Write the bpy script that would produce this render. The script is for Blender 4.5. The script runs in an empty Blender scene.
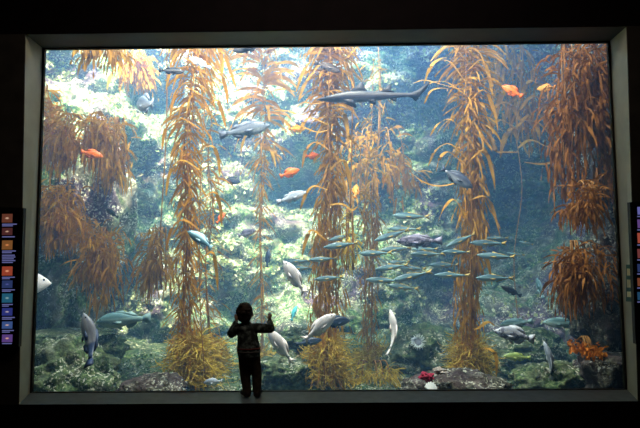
import bpy, bmesh, math, random
import numpy as np
from mathutils import Vector, Matrix, noise

random.seed(7)
SC = bpy.context.scene
COL = SC.collection
R = random.uniform
PI = math.pi

# ------------------------------------------------------------------ camera
FPX = 550.0
CAM = Vector((0.004, -4.999, 1.152))
YAW, PITCH, ROLL = -0.011, 0.085, -0.0083
_cy, _sy, _cp, _sp = math.cos(YAW), math.sin(YAW), math.cos(PITCH), math.sin(PITCH)
FW = Vector((_sy*_cp, _cy*_cp, _sp)); _r = Vector((_cy, -_sy, 0)); _u = _r.cross(FW)
RT = _r*math.cos(ROLL) + _u*math.sin(ROLL)
UP = -_r*math.sin(ROLL) + _u*math.cos(ROLL)

def at(px, py, Y):
    """the point of the plane y = Y seen at a pixel of the photograph"""
    d = FW + RT*((px-320)/FPX) - UP*((py-214)/FPX)
    return CAM + d*((Y-CAM.y)/d.y)

def mpp(Y):
    return (Y-CAM.y)/FPX

cam = bpy.data.cameras.new('camera'); cam.sensor_width = 36; cam.lens = FPX/640*36
cam.clip_end = 60; cam.clip_start = 0.05
co = bpy.data.objects.new('camera', cam); COL.objects.link(co)
M = Matrix((RT, UP, -FW)).transposed().to_4x4(); M.translation = CAM
co.matrix_world = M
SC.camera = co

SC.view_settings.view_transform = 'Standard'
SC.view_settings.look = 'None'
SC.view_settings.gamma = 1
SC.view_settings.use_curve_mapping = False
SC.view_settings.exposure = 0.28
SC.cycles.use_denoising = True
SC.cycles.max_bounces = 10
SC.cycles.diffuse_bounces = 3
SC.cycles.transparent_max_bounces = 24
SC.cycles.volume_bounces = 1
SC.cycles.sample_clamp_indirect = 4

# ------------------------------------------------------------------ materials
class NT:
    def __init__(s, name):
        s.m = bpy.data.materials.new(name); s.m.use_nodes = True
        s.t = s.m.node_tree; s.t.nodes.clear()
        s.out = s.n('ShaderNodeOutputMaterial')
    def n(s, typ, **kw):
        x = s.t.nodes.new(typ)
        for k, v in kw.items():
            if k.startswith('i_'):
                x.inputs[k[2:].replace('_', ' ')].default_value = v
            else: setattr(x, k, v)
        return x
    def l(s, a, b): s.t.links.new(a, b)
    def ramp(s, fac, stops, interp='LINEAR'):
        r = s.n('ShaderNodeValToRGB'); e = r.color_ramp.elements
        r.color_ramp.interpolation = interp
        while len(e) < len(stops): e.new(0.5)
        for q, (p, c) in zip(e, stops):
            q.position = p; q.color = (*c, 1) if len(c) == 3 else c
        s.l(fac, r.inputs['Fac']); return r.outputs['Color']
    def mix(s, fac, a, b, mode='MIX'):
        x = s.n('ShaderNodeMix', data_type='RGBA', blend_type=mode)
        for v, i in ((fac, x.inputs[0]), (a, x.inputs[6]), (b, x.inputs[7])):
            if hasattr(v, 'links'): s.l(v, i)
            else: i.default_value = v if not isinstance(v, tuple) else ((*v, 1) if len(v) == 3 else v)
        return x.outputs[2]
    def noise(s, scale, detail=3, coord='Object', rough=0.5, dist=0.0):
        tc = s.n('ShaderNodeTexCoord')
        x = s.n('ShaderNodeTexNoise', i_Scale=scale, i_Detail=detail, i_Roughness=rough, i_Distortion=dist)
        s.l(tc.outputs[coord], x.inputs['Vector']); return x.outputs['Fac']
    def bsdf(s, col, rough=0.6, spec=0.3, bump=None, bdist=0.02, bstr=0.6, **kw):
        b = s.n('ShaderNodeBsdfPrincipled')
        if hasattr(col, 'links'): s.l(col, b.inputs['Base Color'])
        else: b.inputs['Base Color'].default_value = (*col, 1)
        b.inputs['Roughness'].default_value = rough
        b.inputs['Specular IOR Level'].default_value = spec
        if bump is not None:
            q = s.n('ShaderNodeBump', i_Strength=bstr, i_Distance=bdist)
            s.l(bump, q.inputs['Height']); s.l(q.outputs['Normal'], b.inputs['Normal'])
        for k, v in kw.items(): b.inputs[k.replace('_', ' ')].default_value = v
        s.l(b.outputs[0], s.out.inputs['Surface']); s.b = b
        return s.m

def plain(name, col, rough=0.6, spec=0.3, var=0.25, scale=6, bump=0.15, **kw):
    t = NT(name); f = t.noise(scale, 4)
    c = t.ramp(f, [(0.3, tuple(x*(1-var) for x in col)), (0.7, tuple(min(1, x*(1+var)) for x in col))])
    return t.bsdf(c, rough, spec, f, 0.01, bump, **kw)

def reef_mat(name, hue=0, dark=1.0):
    """rock crusted with pale coralline crusts, sponges, green and pink algae"""
    t = NT(name)
    big = t.noise(0.9, 3); mid = t.noise(4.5, 4, rough=0.65); fine = t.noise(16, 4, rough=0.7)
    patch = t.noise(2.3, 5, rough=0.7, dist=0.6)
    a = t.ramp(mid, [(0.30, (0.035*dark, 0.04*dark, 0.03*dark)), (0.44, (0.16*dark, 0.15*dark, 0.10*dark)), (0.54, (0.24*dark, 0.22*dark, 0.17*dark)), (0.68, (0.62*dark, 0.58*dark, 0.48*dark))])
    g = t.ramp(fine, [(0.35, (0.03*dark, 0.06*dark, 0.03*dark)), (0.5, (0.11*dark, 0.19*dark, 0.07*dark)), (0.66, (0.46*dark, 0.56*dark, 0.26*dark))])
    p = t.ramp(fine, [(0.35, (0.06*dark, 0.03*dark, 0.05*dark)), (0.55, (0.17*dark, 0.10*dark, 0.14*dark)), (0.7, (0.45*dark, 0.33*dark, 0.36*dark))])
    fg = t.ramp(patch, [(0.46, (0, 0, 0)), (0.54, (1, 1, 1))])
    fp = t.ramp(big, [(0.50, (0, 0, 0)), (0.60, (1, 1, 1))])
    c = t.mix(fg, a, g); c = t.mix(fp, c, p) if hue == 0 else c
    if hue == 1: c = t.mix(0.6, c, p)
    if hue == 2: c = t.mix(0.55, c, g)
    sp_ = t.noise(30, 2, rough=0.6); cl_ = t.noise(3.4, 3, rough=0.6)
    k_ = t.mix(1.0, t.ramp(sp_, [(0.55, (0, 0, 0)), (0.60, (1, 1, 1))]), t.ramp(cl_, [(0.45, (0, 0, 0)), (0.55, (1, 1, 1))]), 'MULTIPLY')
    c = t.mix(k_, c, (0.85*min(1, dark*1.3), 0.82*min(1, dark*1.3), 0.68*min(1, dark*1.3)))
    hb = t.mix(0.5, mid, fine)
    return t.bsdf(c, 0.85, 0.15, hb, 0.09, 0.9)

def leaf_mat(name, c0, c1, c2, trans=0.45):
    t = NT(name)
    geo = t.n('ShaderNodeNewGeometry')
    c = t.ramp(geo.outputs['Random Per Island'], [(0.0, c0), (0.5, c1), (1.0, c2)])
    f = t.noise(14, 3)
    c = t.mix(t.ramp(f, [(0.35, (0.72, 0.72, 0.72)), (0.65, (1.1, 1.1, 1.1))]), (0, 0, 0), c) if False else c
    v = t.mix(1.0, c, t.ramp(f, [(0.35, (0.7, 0.7, 0.7)), (0.65, (1, 1, 1))]), 'MULTIPLY')
    b = t.n('ShaderNodeBsdfPrincipled', i_Roughness=0.6)
    b.inputs['Specular IOR Level'].default_value = 0.1
    t.l(v, b.inputs['Base Color'])
    tr = t.n('ShaderNodeBsdfTranslucent'); t.l(v, tr.inputs['Color'])
    mx = t.n('ShaderNodeMixShader'); mx.inputs[0].default_value = trans
    t.l(b.outputs[0], mx.inputs[1]); t.l(tr.outputs[0], mx.inputs[2]); t.l(mx.outputs[0], t.out.inputs['Surface'])
    return t.m

def fish_mat(name, back, side, belly, spot=0.0, scol=(0.1, 0.1, 0.12), z0=-0.06, z1=0.08, rough=0.35, sscale=22, front=None, rear=None):
    """scale colour runs from the back down to the belly, as it does on the fish"""
    t = NT(name)
    tc = t.n('ShaderNodeTexCoord'); sp = t.n('ShaderNodeSeparateXYZ'); t.l(tc.outputs['Object'], sp.inputs[0])
    mr = t.n('ShaderNodeMapRange'); mr.inputs['From Min'].default_value = z0; mr.inputs['From Max'].default_value = z1
    t.l(sp.outputs['Z'], mr.inputs['Value'])
    c = t.ramp(mr.outputs[0], [(0.05, belly), (0.45, side), (0.62, side), (0.8, back)])
    if front is not None or rear is not None:
        mx = t.n('ShaderNodeMapRange'); mx.inputs['From Min'].default_value = -0.5; mx.inputs['From Max'].default_value = 0.5
        t.l(sp.outputs['X'], mx.inputs['Value'])
        if rear is not None: c = t.mix(t.ramp(mx.outputs[0], [(0.40, (1, 1, 1)), (0.44, (0, 0, 0))]), c, rear)
        if front is not None: c = t.mix(t.ramp(mx.outputs[0], [(0.74, (0, 0, 0)), (0.78, (1, 1, 1))]), c, front)
    if spot:
        f = t.noise(sscale, 2, rough=0.6)
        c = t.mix(t.ramp(f, [(0.5, (0, 0, 0)), (0.56, (spot, spot, spot))]), c, scol)
    return t.bsdf(c, rough, 0.4)

# ------------------------------------------------------------------ object helpers
def link(name, me, mat, parent=None, smooth=True):
    o = bpy.data.objects.new(name, me); COL.objects.link(o)
    if mat is not None and not me.materials: me.materials.append(mat)
    if smooth and len(me.polygons):
        me.polygons.foreach_set('use_smooth', [True]*len(me.polygons))
    if parent is not None: o.parent = parent
    return o

def mesh(name, vs, fs):
    me = bpy.data.meshes.new(name); me.from_pydata([tuple(v) for v in vs], [], fs); me.update(); return me

def bm_mesh(name, bm):
    bmesh.ops.recalc_face_normals(bm, faces=bm.faces)
    me = bpy.data.meshes.new(name); bm.to_mesh(me); bm.free(); return me

def tag(o, label=None, cat=None, group=None, kind=None):
    if label: o['label'] = label
    if cat: o['category'] = cat
    if group: o['group'] = group
    if kind: o['kind'] = kind
    return o

def empty(name, loc, label, cat, group=None):
    o = bpy.data.objects.new(name, None); COL.objects.link(o); o.location = loc; o.empty_display_size = 0.1
    return tag(o, label, cat, group)

def box(bm, x0, x1, y0, y1, z0, z1):
    g = bmesh.ops.create_cube(bm, size=1)
    for v in g['verts']:
        v.co = Vector(((x0+x1)/2+v.co.x*(x1-x0), (y0+y1)/2+v.co.y*(y1-y0), (z0+z1)/2+v.co.z*(z1-z0)))
    return g['verts']

def boxobj(name, x0, x1, y0, y1, z0, z1, mat, parent=None, bev=0.0):
    bm = bmesh.new(); box(bm, x0, x1, y0, y1, z0, z1)
    if bev: bmesh.ops.bevel(bm, geom=bm.edges[:], offset=bev, segments=2, affect='EDGES')
    return link(name, bm_mesh(name, bm), mat, parent, smooth=False)

def prism(name, quad_a, quad_b, mat, parent=None):
    vs = list(quad_a)+list(quad_b); n = len(quad_a)
    fs = [list(range(n)), list(range(2*n-1, n-1, -1))]+[[i, (i+1) % n, n+(i+1) % n, n+i] for i in range(n)]
    bm = bmesh.new(); b = [bm.verts.new(v) for v in vs]
    for f in fs: bm.faces.new([b[i] for i in f])
    return link(name, bm_mesh(name, bm), mat, parent, smooth=False)

def fbm(p, oct=4, lac=2.1, gain=0.5):
    a, s = 1.0, 0.0; p = Vector(p)
    for _ in range(oct):
        s += a*noise.noise(p); p = p*lac; a *= gain
    return s

def interp(pts, t):
    xs = [p[0] for p in pts]; ys = [p[1] for p in pts]
    return float(np.interp(t, xs, ys))

def smooth_path(pts, n):
    """Catmull-Rom through points"""
    P = [Vector(p) for p in pts]; P = [P[0]*2-P[1]]+P+[P[-1]*2-P[-2]]
    out = []; m = len(P)-3
    for k in range(n):
        t = k/(n-1)*m; i = min(int(t), m-1); f = t-i
        a, b, c, d = P[i:i+4]
        out.append(0.5*((2*b)+(c-a)*f+(2*a-5*b+4*c-d)*f*f+(3*b-a-3*c+d)*f**3))
    return out

def tube_geo(vs, fs, path, rad, sides=6):
    b0 = len(vs); n = len(path)
    for i, p in enumerate(path):
        t = (path[min(i+1, n-1)]-path[max(i-1, 0)]).normalized()
        a = t.cross(Vector((0.31, 0.87, 0.39))).normalized(); b = t.cross(a)
        r = rad(i/(n-1)) if callable(rad) else rad
        for k in range(sides):
            w = 2*PI*k/sides; vs.append(p+(a*math.cos(w)+b*math.sin(w))*r)
    for i in range(n-1):
        for k in range(sides):
            fs.append((b0+i*sides+k, b0+i*sides+(k+1) % sides, b0+(i+1)*sides+(k+1) % sides, b0+(i+1)*sides+k))
    fs.append(tuple(b0+k for k in range(sides))[::-1]); fs.append(tuple(b0+(n-1)*sides+k for k in range(sides)))

# ------------------------------------------------------------------ the hall
HALF = 2.65; HT = 3.15; RV = -0.36
m_black = plain('matte black wall paint', (0.006, 0.0035, 0.0045), 0.8, 0.1)
m_brown = plain('dark brown wall paint', (0.055, 0.047, 0.04), 0.8, 0.1)
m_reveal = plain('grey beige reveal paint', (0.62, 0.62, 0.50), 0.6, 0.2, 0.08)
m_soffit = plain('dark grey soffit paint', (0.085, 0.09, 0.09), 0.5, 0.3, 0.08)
m_sill = plain('grey stone sill', (0.18, 0.22, 0.23), 0.55, 0.3, 0.12, 12)
m_gasket = plain('black rubber seal', (0.012, 0.011, 0.010), 0.5)
m_floor = plain('dark carpet', (0.02, 0.018, 0.02), 0.95, 0.05, 0.3, 60)

# inner (glass) and outer corners of the opening: TL TR BR BL
IN = [at(43, 48.5, 0), at(609.5, 41.5, 0), at(627, 389, 0), at(30, 393, 0)]
for p in IN[2:]: p.z = 0
OUT = [at(25, 34, RV), at(627, 26, RV), at(638.5, 402, RV), at(18.5, 404, RV)]
for p in OUT[2:]: p.z = -0.012
def S(o): o['kind'] = 'structure'; return o
WL, WR, WB, WT, WD = -6.9, 6.9, -0.62, 7.2, 0.10
def at_y(p, y): return Vector((p.x, y, p.z))
def wallpiece(name, quad, mat):
    return S(prism(name, [at_y(p, RV) for p in quad], [at_y(p, RV+0.012) for p in quad], mat))
V = Vector
wallpiece('wall_above', [V((WL, 0, OUT[0].z)), V((OUT[0])), V((OUT[1])), V((WR, 0, OUT[1].z)), V((WR, 0, WT)), V((WL, 0, WT))], m_black)
wallpiece('wall_below', [V((WL, 0, WB)), V((WR, 0, WB)), V((WR, 0, OUT[2].z)), V((OUT[2])), V((OUT[3])), V((WL, 0, OUT[3].z))], m_black)
wallpiece('wall_left', [V((WL, 0, OUT[3].z)), V((OUT[3])), V((OUT[0])), V((WL, 0, OUT[0].z))], m_brown)
wallpiece('wall_right', [V((OUT[2])), V((WR, 0, OUT[2].z)), V((WR, 0, OUT[1].z)), V((OUT[1]))], m_brown)
# reveals: sloped slabs from the outer edge to the glass
c_in = sum(IN, Vector())/4
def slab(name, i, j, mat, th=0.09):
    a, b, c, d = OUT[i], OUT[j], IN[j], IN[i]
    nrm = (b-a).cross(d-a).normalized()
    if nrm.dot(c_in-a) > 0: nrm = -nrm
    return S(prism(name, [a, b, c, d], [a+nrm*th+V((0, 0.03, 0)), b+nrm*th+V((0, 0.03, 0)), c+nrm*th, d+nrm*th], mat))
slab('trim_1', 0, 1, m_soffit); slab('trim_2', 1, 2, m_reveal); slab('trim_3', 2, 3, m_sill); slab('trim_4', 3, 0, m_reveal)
for k in (0, 1, 2, 3): pass
# outer edge of the trim: a slim dark bead standing proud of the wall
# black seal round the glass, part of the window
win = S(bpy.data.objects.new('window_1', None)); COL.objects.link(win)
def seal(i, j, w):
    a, b = IN[i], IN[j]; mid = (IN[0]+IN[2])/2
    d = (b-a).normalized(); n = d.cross(V((0, 1, 0))).normalized()
    if n.dot(mid-a) < 0: n = -n
    q = [a-d*0.03-n*0.03, b+d*0.03-n*0.03, b+d*0.03+n*w, a-d*0.03+n*w]
    prism('window_frame', [p+V((0, -0.012, 0)) for p in q], [p+V((0, 0.02, 0)) for p in q], m_gasket, win)
seal(0, 1, 0.012); seal(1, 2, 0.022); seal(2, 3, 0.006); seal(3, 0, 0.022)
t = NT('clear acrylic')
tr = t.n('ShaderNodeBsdfTransparent'); tr.inputs['Color'].default_value = (0.97, 0.985, 0.985, 1)
gl = t.n('ShaderNodeBsdfGlossy', i_Roughness=0.02)
fr = t.n('ShaderNodeFresnel', i_IOR=1.3); mx = t.n('ShaderNodeMixShader')
t.l(fr.outputs[0], mx.inputs[0]); t.l(tr.outputs[0], mx.inputs[1]); t.l(gl.outputs[0], mx.inputs[2]); t.l(mx.outputs[0], t.out.inputs['Surface'])
m_glass = t.m
gq = [V((-3.0, 0, -0.2)), V((3.0, 0, -0.2)), V((3.0, 0, 3.5)), V((-3.0, 0, 3.5))]
prism('window_pane', [p+V((0, 0.021, 0)) for p in gq], [p+V((0, 0.13, 0)) for p in gq], m_glass, win)

S(boxobj('floor', -7, 7, -9, -0.26, -0.72, -0.62, m_floor))
S(boxobj('ceiling', -7, 7, -9, -0.36, 4.3, 4.4, m_black))
S(boxobj('wall_west', -7, -6.9, -9, -0.36, -0.62, 4.3, m_black))
S(boxobj('wall_east', 6.9, 7, -9, -0.36, -0.62, 4.3, m_black))
S(boxobj('wall_rear', -7, 7, -9.1, -9, -0.62, 4.3, m_black))
# front faces of the tank beside and above the glass (seen only from inside)
m_conc = plain('painted tank concrete', (0.12, 0.16, 0.17), 0.8, 0.1)
tw = [(-6.6, -2.95, -0.6, 6.5), (2.95, 6.6, -0.6, 6.5), (-2.95, 2.95, 3.4, 6.5), (-2.95, 2.95, -0.6, -0.15)]
for nm, (x0, x1, z0, z1) in zip(('wall_tank_left', 'wall_tank_right', 'wall_tank_above', 'wall_tank_below'), tw):
    S(boxobj(nm, x0, x1, -0.02 if 'e' == 0 else 0.0, 0.13, z0, z1, m_conc))

# ------------------------------------------------------------------ the tank shell: one curved reef wall
FEAT = []   # (x, z, rx, rz, amplitude towards the viewer)
def feat(px, py, rx, ry, a, Y=5.2):
    p = at(px, py, Y); s = mpp(Y); FEAT.append((p.x, p.z, rx*s, ry*s, a*1.5))
feat(290, 178, 44, 26, -1.8); feat(95, 290, 26, 34, -1.2); feat(150, 88, 26, 17, -0.9); feat(150, 55, 30, 12, 0.5)
feat(395, 190, 26, 50, -0.7); feat(525, 200, 42, 95, -1.3); feat(440, 300, 40, 30, -0.8)
feat(360, 85, 40, 34, 0.6); feat(60, 232, 45, 16, 0.8); feat(225, 190, 34, 34, 0.4); feat(300, 322, 26, 18, 0.9)
feat(595, 300, 34, 70, 1.3); feat(395, 285, 34, 22, 0.5); feat(90, 130, 40, 25, 0.6); feat(470, 90, 50, 30, -0.7)
feat(45, 300, 25, 22, 0.5); feat(160, 300, 22, 26, 0.5); feat(235, 260, 22, 30, 0.5); feat(110, 235, 40, 12, 0.7)
feat(560, 110, 40, 40, 0.4); feat(210, 105, 30, 18, 0.3); feat(275, 110, 22, 12, -0.5); feat(325, 60, 40, 8, -0.4)
def wall_pt(th, z):
    n = 2/3.2; c, s = math.cos(th), math.sin(th)
    x = -6.1*math.copysign(abs(c)**n, c); y = 0.1+5.6*abs(s)**n
    nx, ny = -x/6.1**2*abs(x/6.1)**1.2, -y/5.6**2*abs(y/5.6)**1.2
    q = math.hypot(nx, ny) or 1; nx /= q; ny /= q
    f = 0.55*fbm((x*0.45+3, y*0.45, z*0.55), 3)+0.75*abs(fbm((x*1.0, y*1.0+7, z*1.3), 3))-0.2+0.16*fbm((x*3.2, y*3.2, z*4.0), 3)
    for (fx, fz, rx, rz, a) in FEAT:
        e = ((x-fx)/rx)**2+((z-fz)/rz)**2
        if e < 9: f += a*math.exp(-e)
    f += 0.35*math.exp(-max(z, 0)/0.4)*(0.6+0.4*s)
    f *= min(1, abs(s)*3+0.1)
    return V((x+nx*f, y+ny*f, z))
NU, NV = 380, 200
vs, fs = [], []
for j in range(NV):
    z = -0.6+7.0*j/(NV-1)
    for i in range(NU):
        # more columns across the back
        th = PI*(i/(NU-1)); th = th+0.25*math.sin(2*th)*0.6
        vs.append(wall_pt(th, z))
for j in range(NV-1):
    for i in range(NU-1):
        a = j*NU+i; fs.append((a, a+1, a+NU+1, a+NU))
m_reef = reef_mat('encrusted reef rock')
wall_vs, wall_fs = vs, fs
S(link('wall_back', mesh('wall_back', vs, fs), m_reef))

# seabed
vs, fs = [], []
NX, NY = 180, 90
def bed_z(x, y):
    return -0.50+0.08*max(0, y-0.9)+0.12*fbm((x*0.8, y*0.8, 1.7), 4)+0.05*fbm((x*3.5, y*3.5, 4), 3)
for j in range(NY):
    for i in range(NX):
        x = -6.5+13*i/(NX-1); y = 0.13+6.2*j/(NY-1); vs.append(V((x, y, bed_z(x, y))))
for j in range(NY-1):
    for i in range(NX-1):
        a = j*NX+i; fs.append((a, a+1, a+NX+1, a+NX))
m_bed = reef_mat('algae covered seabed', 2, 0.45)
S(link('floor_tank', mesh('floor_tank', vs, fs), m_bed))

# low algae turf and crusts over the wall and the bed: nobody could count it
def turf(name, label, n, sampler, size, mat):
    vs, fs = [], []
    for _ in range(n):
        p, nr = sampler()
        s = size*(0.5+1.3*random.random()**2)
        d = (nr+V((R(-1, 1), R(-1, 1), R(-0.6, 0.9)))*0.9).normalized()
        a = d.cross(V((R(-1, 1), R(-1, 1), R(-1, 1)))).normalized(); b = d.cross(a)
        k = len(vs)
        p = p-d*s*0.15
        for (u, v, w) in ((0, -0.15, 0), (0.55, 0.3, 0.2), (0.4, 0.85, 0.5), (0, 1.1, 0.45), (-0.45, 0.8, 0.5), (-0.5, 0.3, 0.2)):
            vs.append(p+a*u*s+(d*v*0.75)*s+b*w*s)
        fs.append((k, k+1, k+2, k+3)); fs.append((k, k+3, k+4, k+5))
    return tag(link(name, mesh(name, vs, fs), mat), label, 'algae', kind='stuff')
def s_wall():
    while True:
        k = random.choice(wall_fs); a, b, c, d = (wall_vs[q] for q in k)
        u, v = random.random(), random.random()
        p = a*(1-u)*(1-v)+b*u*(1-v)+c*u*v+d*(1-u)*v
        if p.y < 1.2 or p.z < 0 or p.z > 5.9: continue
        if p.x > 0.9 and random.random() < min(0.75, (p.x-0.9)*0.5): continue
        if noise.noise(p*1.1+V((9, 2, 5)))+0.7*noise.noise(p*4.2) < R(-0.25, 0.45): continue
        n = (b-a).cross(d-a)
        n = n.normalized()
        if n.y > 0: n = -n
        return p, n
def s_bed():
    while True:
        x, y = R(-5.5, 5.5), R(0.3, 4.8)
        if noise.noise(V((x*1.1, y*1.1, 3))) < R(-0.5, 0.3): continue
        return V((x, y, bed_z(x, y))), V((0, -0.3, 1)).normalized()
m_turf = leaf_mat('pale leafy crusts', (0.95, 0.88, 0.62), (0.56, 0.64, 0.24), (0.24, 0.17, 0.16), 0.2)
m_turf2 = leaf_mat('green and cream turf', (0.05, 0.12, 0.05), (0.11, 0.20, 0.07), (0.30, 0.36, 0.18), 0.25)
turf('algae_crust', 'pale and pink leafy algae crusts covering the rock wall behind the kelp', 30000, s_wall, 0.05, m_turf)
turf('algae_turf', 'low green and cream algae turf over the tank bed', 9000, s_bed, 0.03, m_turf2)

# ------------------------------------------------------------------ water
t = NT('hazy blue sea water')
vs_ = t.n('ShaderNodeVolumeScatter', i_Density=0.060, i_Anisotropy=0.3); vs_.inputs['Color'].default_value = (0.24, 0.50, 0.95, 1)
va = t.n('ShaderNodeVolumeAbsorption', i_Density=0.085); va.inputs['Color'].default_value = (0.34, 0.66, 0.84, 1)
ad = t.n('ShaderNodeAddShader'); t.l(vs_.outputs[0], ad.inputs[0]); t.l(va.outputs[0], ad.inputs[1])
t.l(ad.outputs[0], t.out.inputs['Volume'])
S(boxobj('water', -6.6, 6.6, 0.131, 8.5, -0.9, 6.2, t.m))

# ------------------------------------------------------------------ lights
def aim(o, target):
    d = Vector(target)-o.location; o.rotation_euler = d.to_track_quat('-Z', 'Y').to_euler()
def area(name, loc, target, sx, sy, e, col):
    l = bpy.data.lights.new(name, 'AREA'); l.shape = 'RECTANGLE'; l.size = sx; l.size_y = sy; l.energy = e; l.color = col
    o = bpy.data.objects.new(name, l); COL.objects.link(o); o.location = loc; aim(o, target); return o
def sunspot(name, loc, target, ang, e, col, scale=48.0, lo=0.44, hi=0.60, base=0.12, blend=0.6, r=0.05):
    """sunlight through a rippled surface: the beam is broken into caustic dapples"""
    l = bpy.data.lights.new(name, 'SPOT'); l.energy = e; l.color = col; l.spot_size = math.radians(ang); l.spot_blend = blend
    l.shadow_soft_size = r; l.use_nodes = True
    nt = l.node_tree; em = next(n for n in nt.nodes if n.type == 'EMISSION')
    tc = nt.nodes.new('ShaderNodeTexCoord'); sp = nt.nodes.new('ShaderNodeSeparateXYZ')
    nt.links.new(tc.outputs['Normal'], sp.inputs[0])
    cx = nt.nodes.new('ShaderNodeCombineXYZ')
    for ax in 'XY':
        dv = nt.nodes.new('ShaderNodeMath'); dv.operation = 'DIVIDE'
        nt.links.new(sp.outputs[ax], dv.inputs[0]); nt.links.new(sp.outputs['Z'], dv.inputs[1]); nt.links.new(dv.outputs[0], cx.inputs[ax])
    nz = nt.nodes.new('ShaderNodeTexNoise'); nz.inputs['Scale'].default_value = scale; nz.inputs['Detail'].default_value = 3; nz.inputs['Distortion'].default_value = 0.8
    nt.links.new(cx.outputs[0], nz.inputs['Vector'])
    rp = nt.nodes.new('ShaderNodeValToRGB'); e_ = rp.color_ramp.elements
    e_[0].position = lo; e_[0].color = (base, base, base, 1); e_[1].position = hi; e_[1].color = (1, 1, 1, 1)
    nt.links.new(nz.outputs['Fac'], rp.inputs['Fac']); nt.links.new(rp.outputs['Color'], em.inputs['Strength'])
    o = bpy.data.objects.new(name, l); COL.objects.link(o); o.location = loc; aim(o, target); return o

area('skylight', (-1.4, 3.0, 6.6), (-1.4, 3.0, 0), 8, 5.4, 560, (0.62, 0.84, 1.0))
area('front_fill', (-0.2, 0.42, 3.95), (-0.2, 2.6, 0.9), 5.2, 0.25, 165, (1.0, 0.95, 0.86))  # unseen fill added above the glass to light fish flanks and kelp frontally
sunspot('sunbeam_left', (-2.4, 2.3, 7.0), (-2.9, 5.2, 3.9), 84, 18500, (1.0, 0.91, 0.64), 42, blend=0.8)
sunspot('sunbeam_middle', (0.4, 2.2, 7.0), (-0.1, 5.3, 3.4), 56, 9000, (1.0, 0.96, 0.72), 42, blend=0.8)
sunspot('sunbeam_low', (0.3, 0.5, 6.9), (-0.1, 4.6, 0.9), 26, 3500, (0.97, 1.0, 0.80), 42, blend=0.9)
sunspot('sunbeam_right', (3.0, 0.6, 6.9), (2.4, 3.0, 2.5), 60, 1500, (0.9, 0.97, 1.0))
sunspot('sunbeam_front', (-0.4, 0.7, 6.9), (-0.2, 2.0, 2.6), 84, 3300, (1.0, 0.93, 0.78), 26, 0.35, 0.6, 0.4, blend=0.9)
# unseen dim fill, added to lift the hall walls, reveals and child
area('hall_fill', (0, -1.6, 4.22), (0, -1.2, 0), 3, 0.6, 16, (1.0, 0.85, 0.7))
w = bpy.data.worlds.new('world'); SC.world = w; w.use_nodes = True
bg = next(n for n in w.node_tree.nodes if n.type == 'BACKGROUND'); bg.inputs['Color'].default_value = (0.4, 0.5, 0.6, 1); bg.inputs['Strength'].default_value = 0.02

exec_parts = True
# ------------------------------------------------------------------ rocks
def boulder(name, label, c, rad, mat, seed, cat='rock', group=None, flat=0.0, rough=0.35):
    bm = bmesh.new(); bmesh.ops.create_icosphere(bm, subdivisions=5, radius=1)
    for v in bm.verts:
        n = v.co.normalized(); d = 1+rough*fbm(n*1.3+V((seed, seed*2.3, 0)), 3)+0.14*fbm(n*4+V((seed, 0, 0)), 4, 2.2, 0.6)
        p = n*d
        if flat and p.z > flat: p.z = flat+(p.z-flat)*0.25
        v.co = V((p.x*rad[0], p.y*rad[1], p.z*rad[2]))
    o = link(name, bm_mesh(name, bm), mat); o.location = c
    return tag(o, label, cat, group)
m_rock = reef_mat('encrusted boulder rock', 1, 0.36); m_rockd = reef_mat('dark purple outcrop rock', 1, 0.32); m_rockg = reef_mat('green crusted boulder', 2, 0.42); m_rockp = reef_mat('pink crusted boulder', 1, 0.38)
def rockpx(label, px, py, rx, ry, Y, seed, mat, depth=0.5, flat=0.0, rough=0.35):
    s = mpp(Y)
    return boulder('boulder', label, at(px, py, Y), (rx*s, depth, ry*s), mat, seed, flat=flat, rough=rough)
ROCK = {}
ROCK['ridge'] = rockpx('low dark pink rock ridge at the glass below the straight kelp on the right', 458, 400, 54, 29, 0.75, 23.7, m_rockp, 0.42, 0, 0.10)
ROCK['block'] = rockpx('low dark purple rock at the glass below the leftmost full kelp', 152, 394, 34, 19, 0.7, 8.2, m_rockd, 0.35, 0, 0.2)
ROCK['corner'] = rockpx('mottled boulder in the lower right corner with a pale crusted rim', 612, 382, 34, 40, 0.75, 5.7, m_rock, 0.4, 0.6)
ROCK['tower'] = rockpx('tall mottled purple rock outcrop along the right edge of the window', 614, 295, 40, 66, 1.5, 9.4, m_rockd, 0.5, 0, 0.45)
ROCK['stack'] = rockpx('tall pale crusted rock stack on the left that the amber kelp clumps drape over', 66, 225, 58, 112, 3.7, 11.3, m_reef, 0.8, 0, 0.4)
ROCK['rstack'] = rockpx('dark rock stack behind the rust kelp curtain in the upper right corner', 622, 130, 44, 130, 2.1, 14.6, m_rockd, 0.55, 0, 0.4)
ROCK['green'] = rockpx('green algae covered rock left of the lower right corner boulder', 560, 385, 42, 22, 1.2, 4.4, m_rockg, 0.5)
ROCK['left'] = rockpx('green mottled rock mound in the lower left corner', 70, 385, 48, 40, 1.3, 6.3, m_rockg, 0.5)
ROCK['slab'] = rockpx('flat ledge of mottled rock under the dark cave on the left', 70, 345, 50, 22, 2.4, 2.2, m_rockg, 0.6, 0.5)
ROCK['teal'] = rockpx('pale teal rock behind the white fish beside the child', 301, 338, 22, 10, 2.6, 7.7, m_rockg, 0.4)
ROCK['mid'] = rockpx('green crusted rock mound between the child and the dense kelp', 285, 372, 30, 18, 2.0, 1.2, m_rockg, 0.5)
ROCK['back'] = rockpx('dim green rock mound behind the pale round anemone', 425, 355, 36, 26, 3.0, 3.9, m_rockg, 0.6)
ROCK['dark'] = rockpx('dark rock mound at the foot of the shaded right wall', 520, 355, 44, 22, 3.2, 5.1, m_rockg, 0.6)

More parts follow.
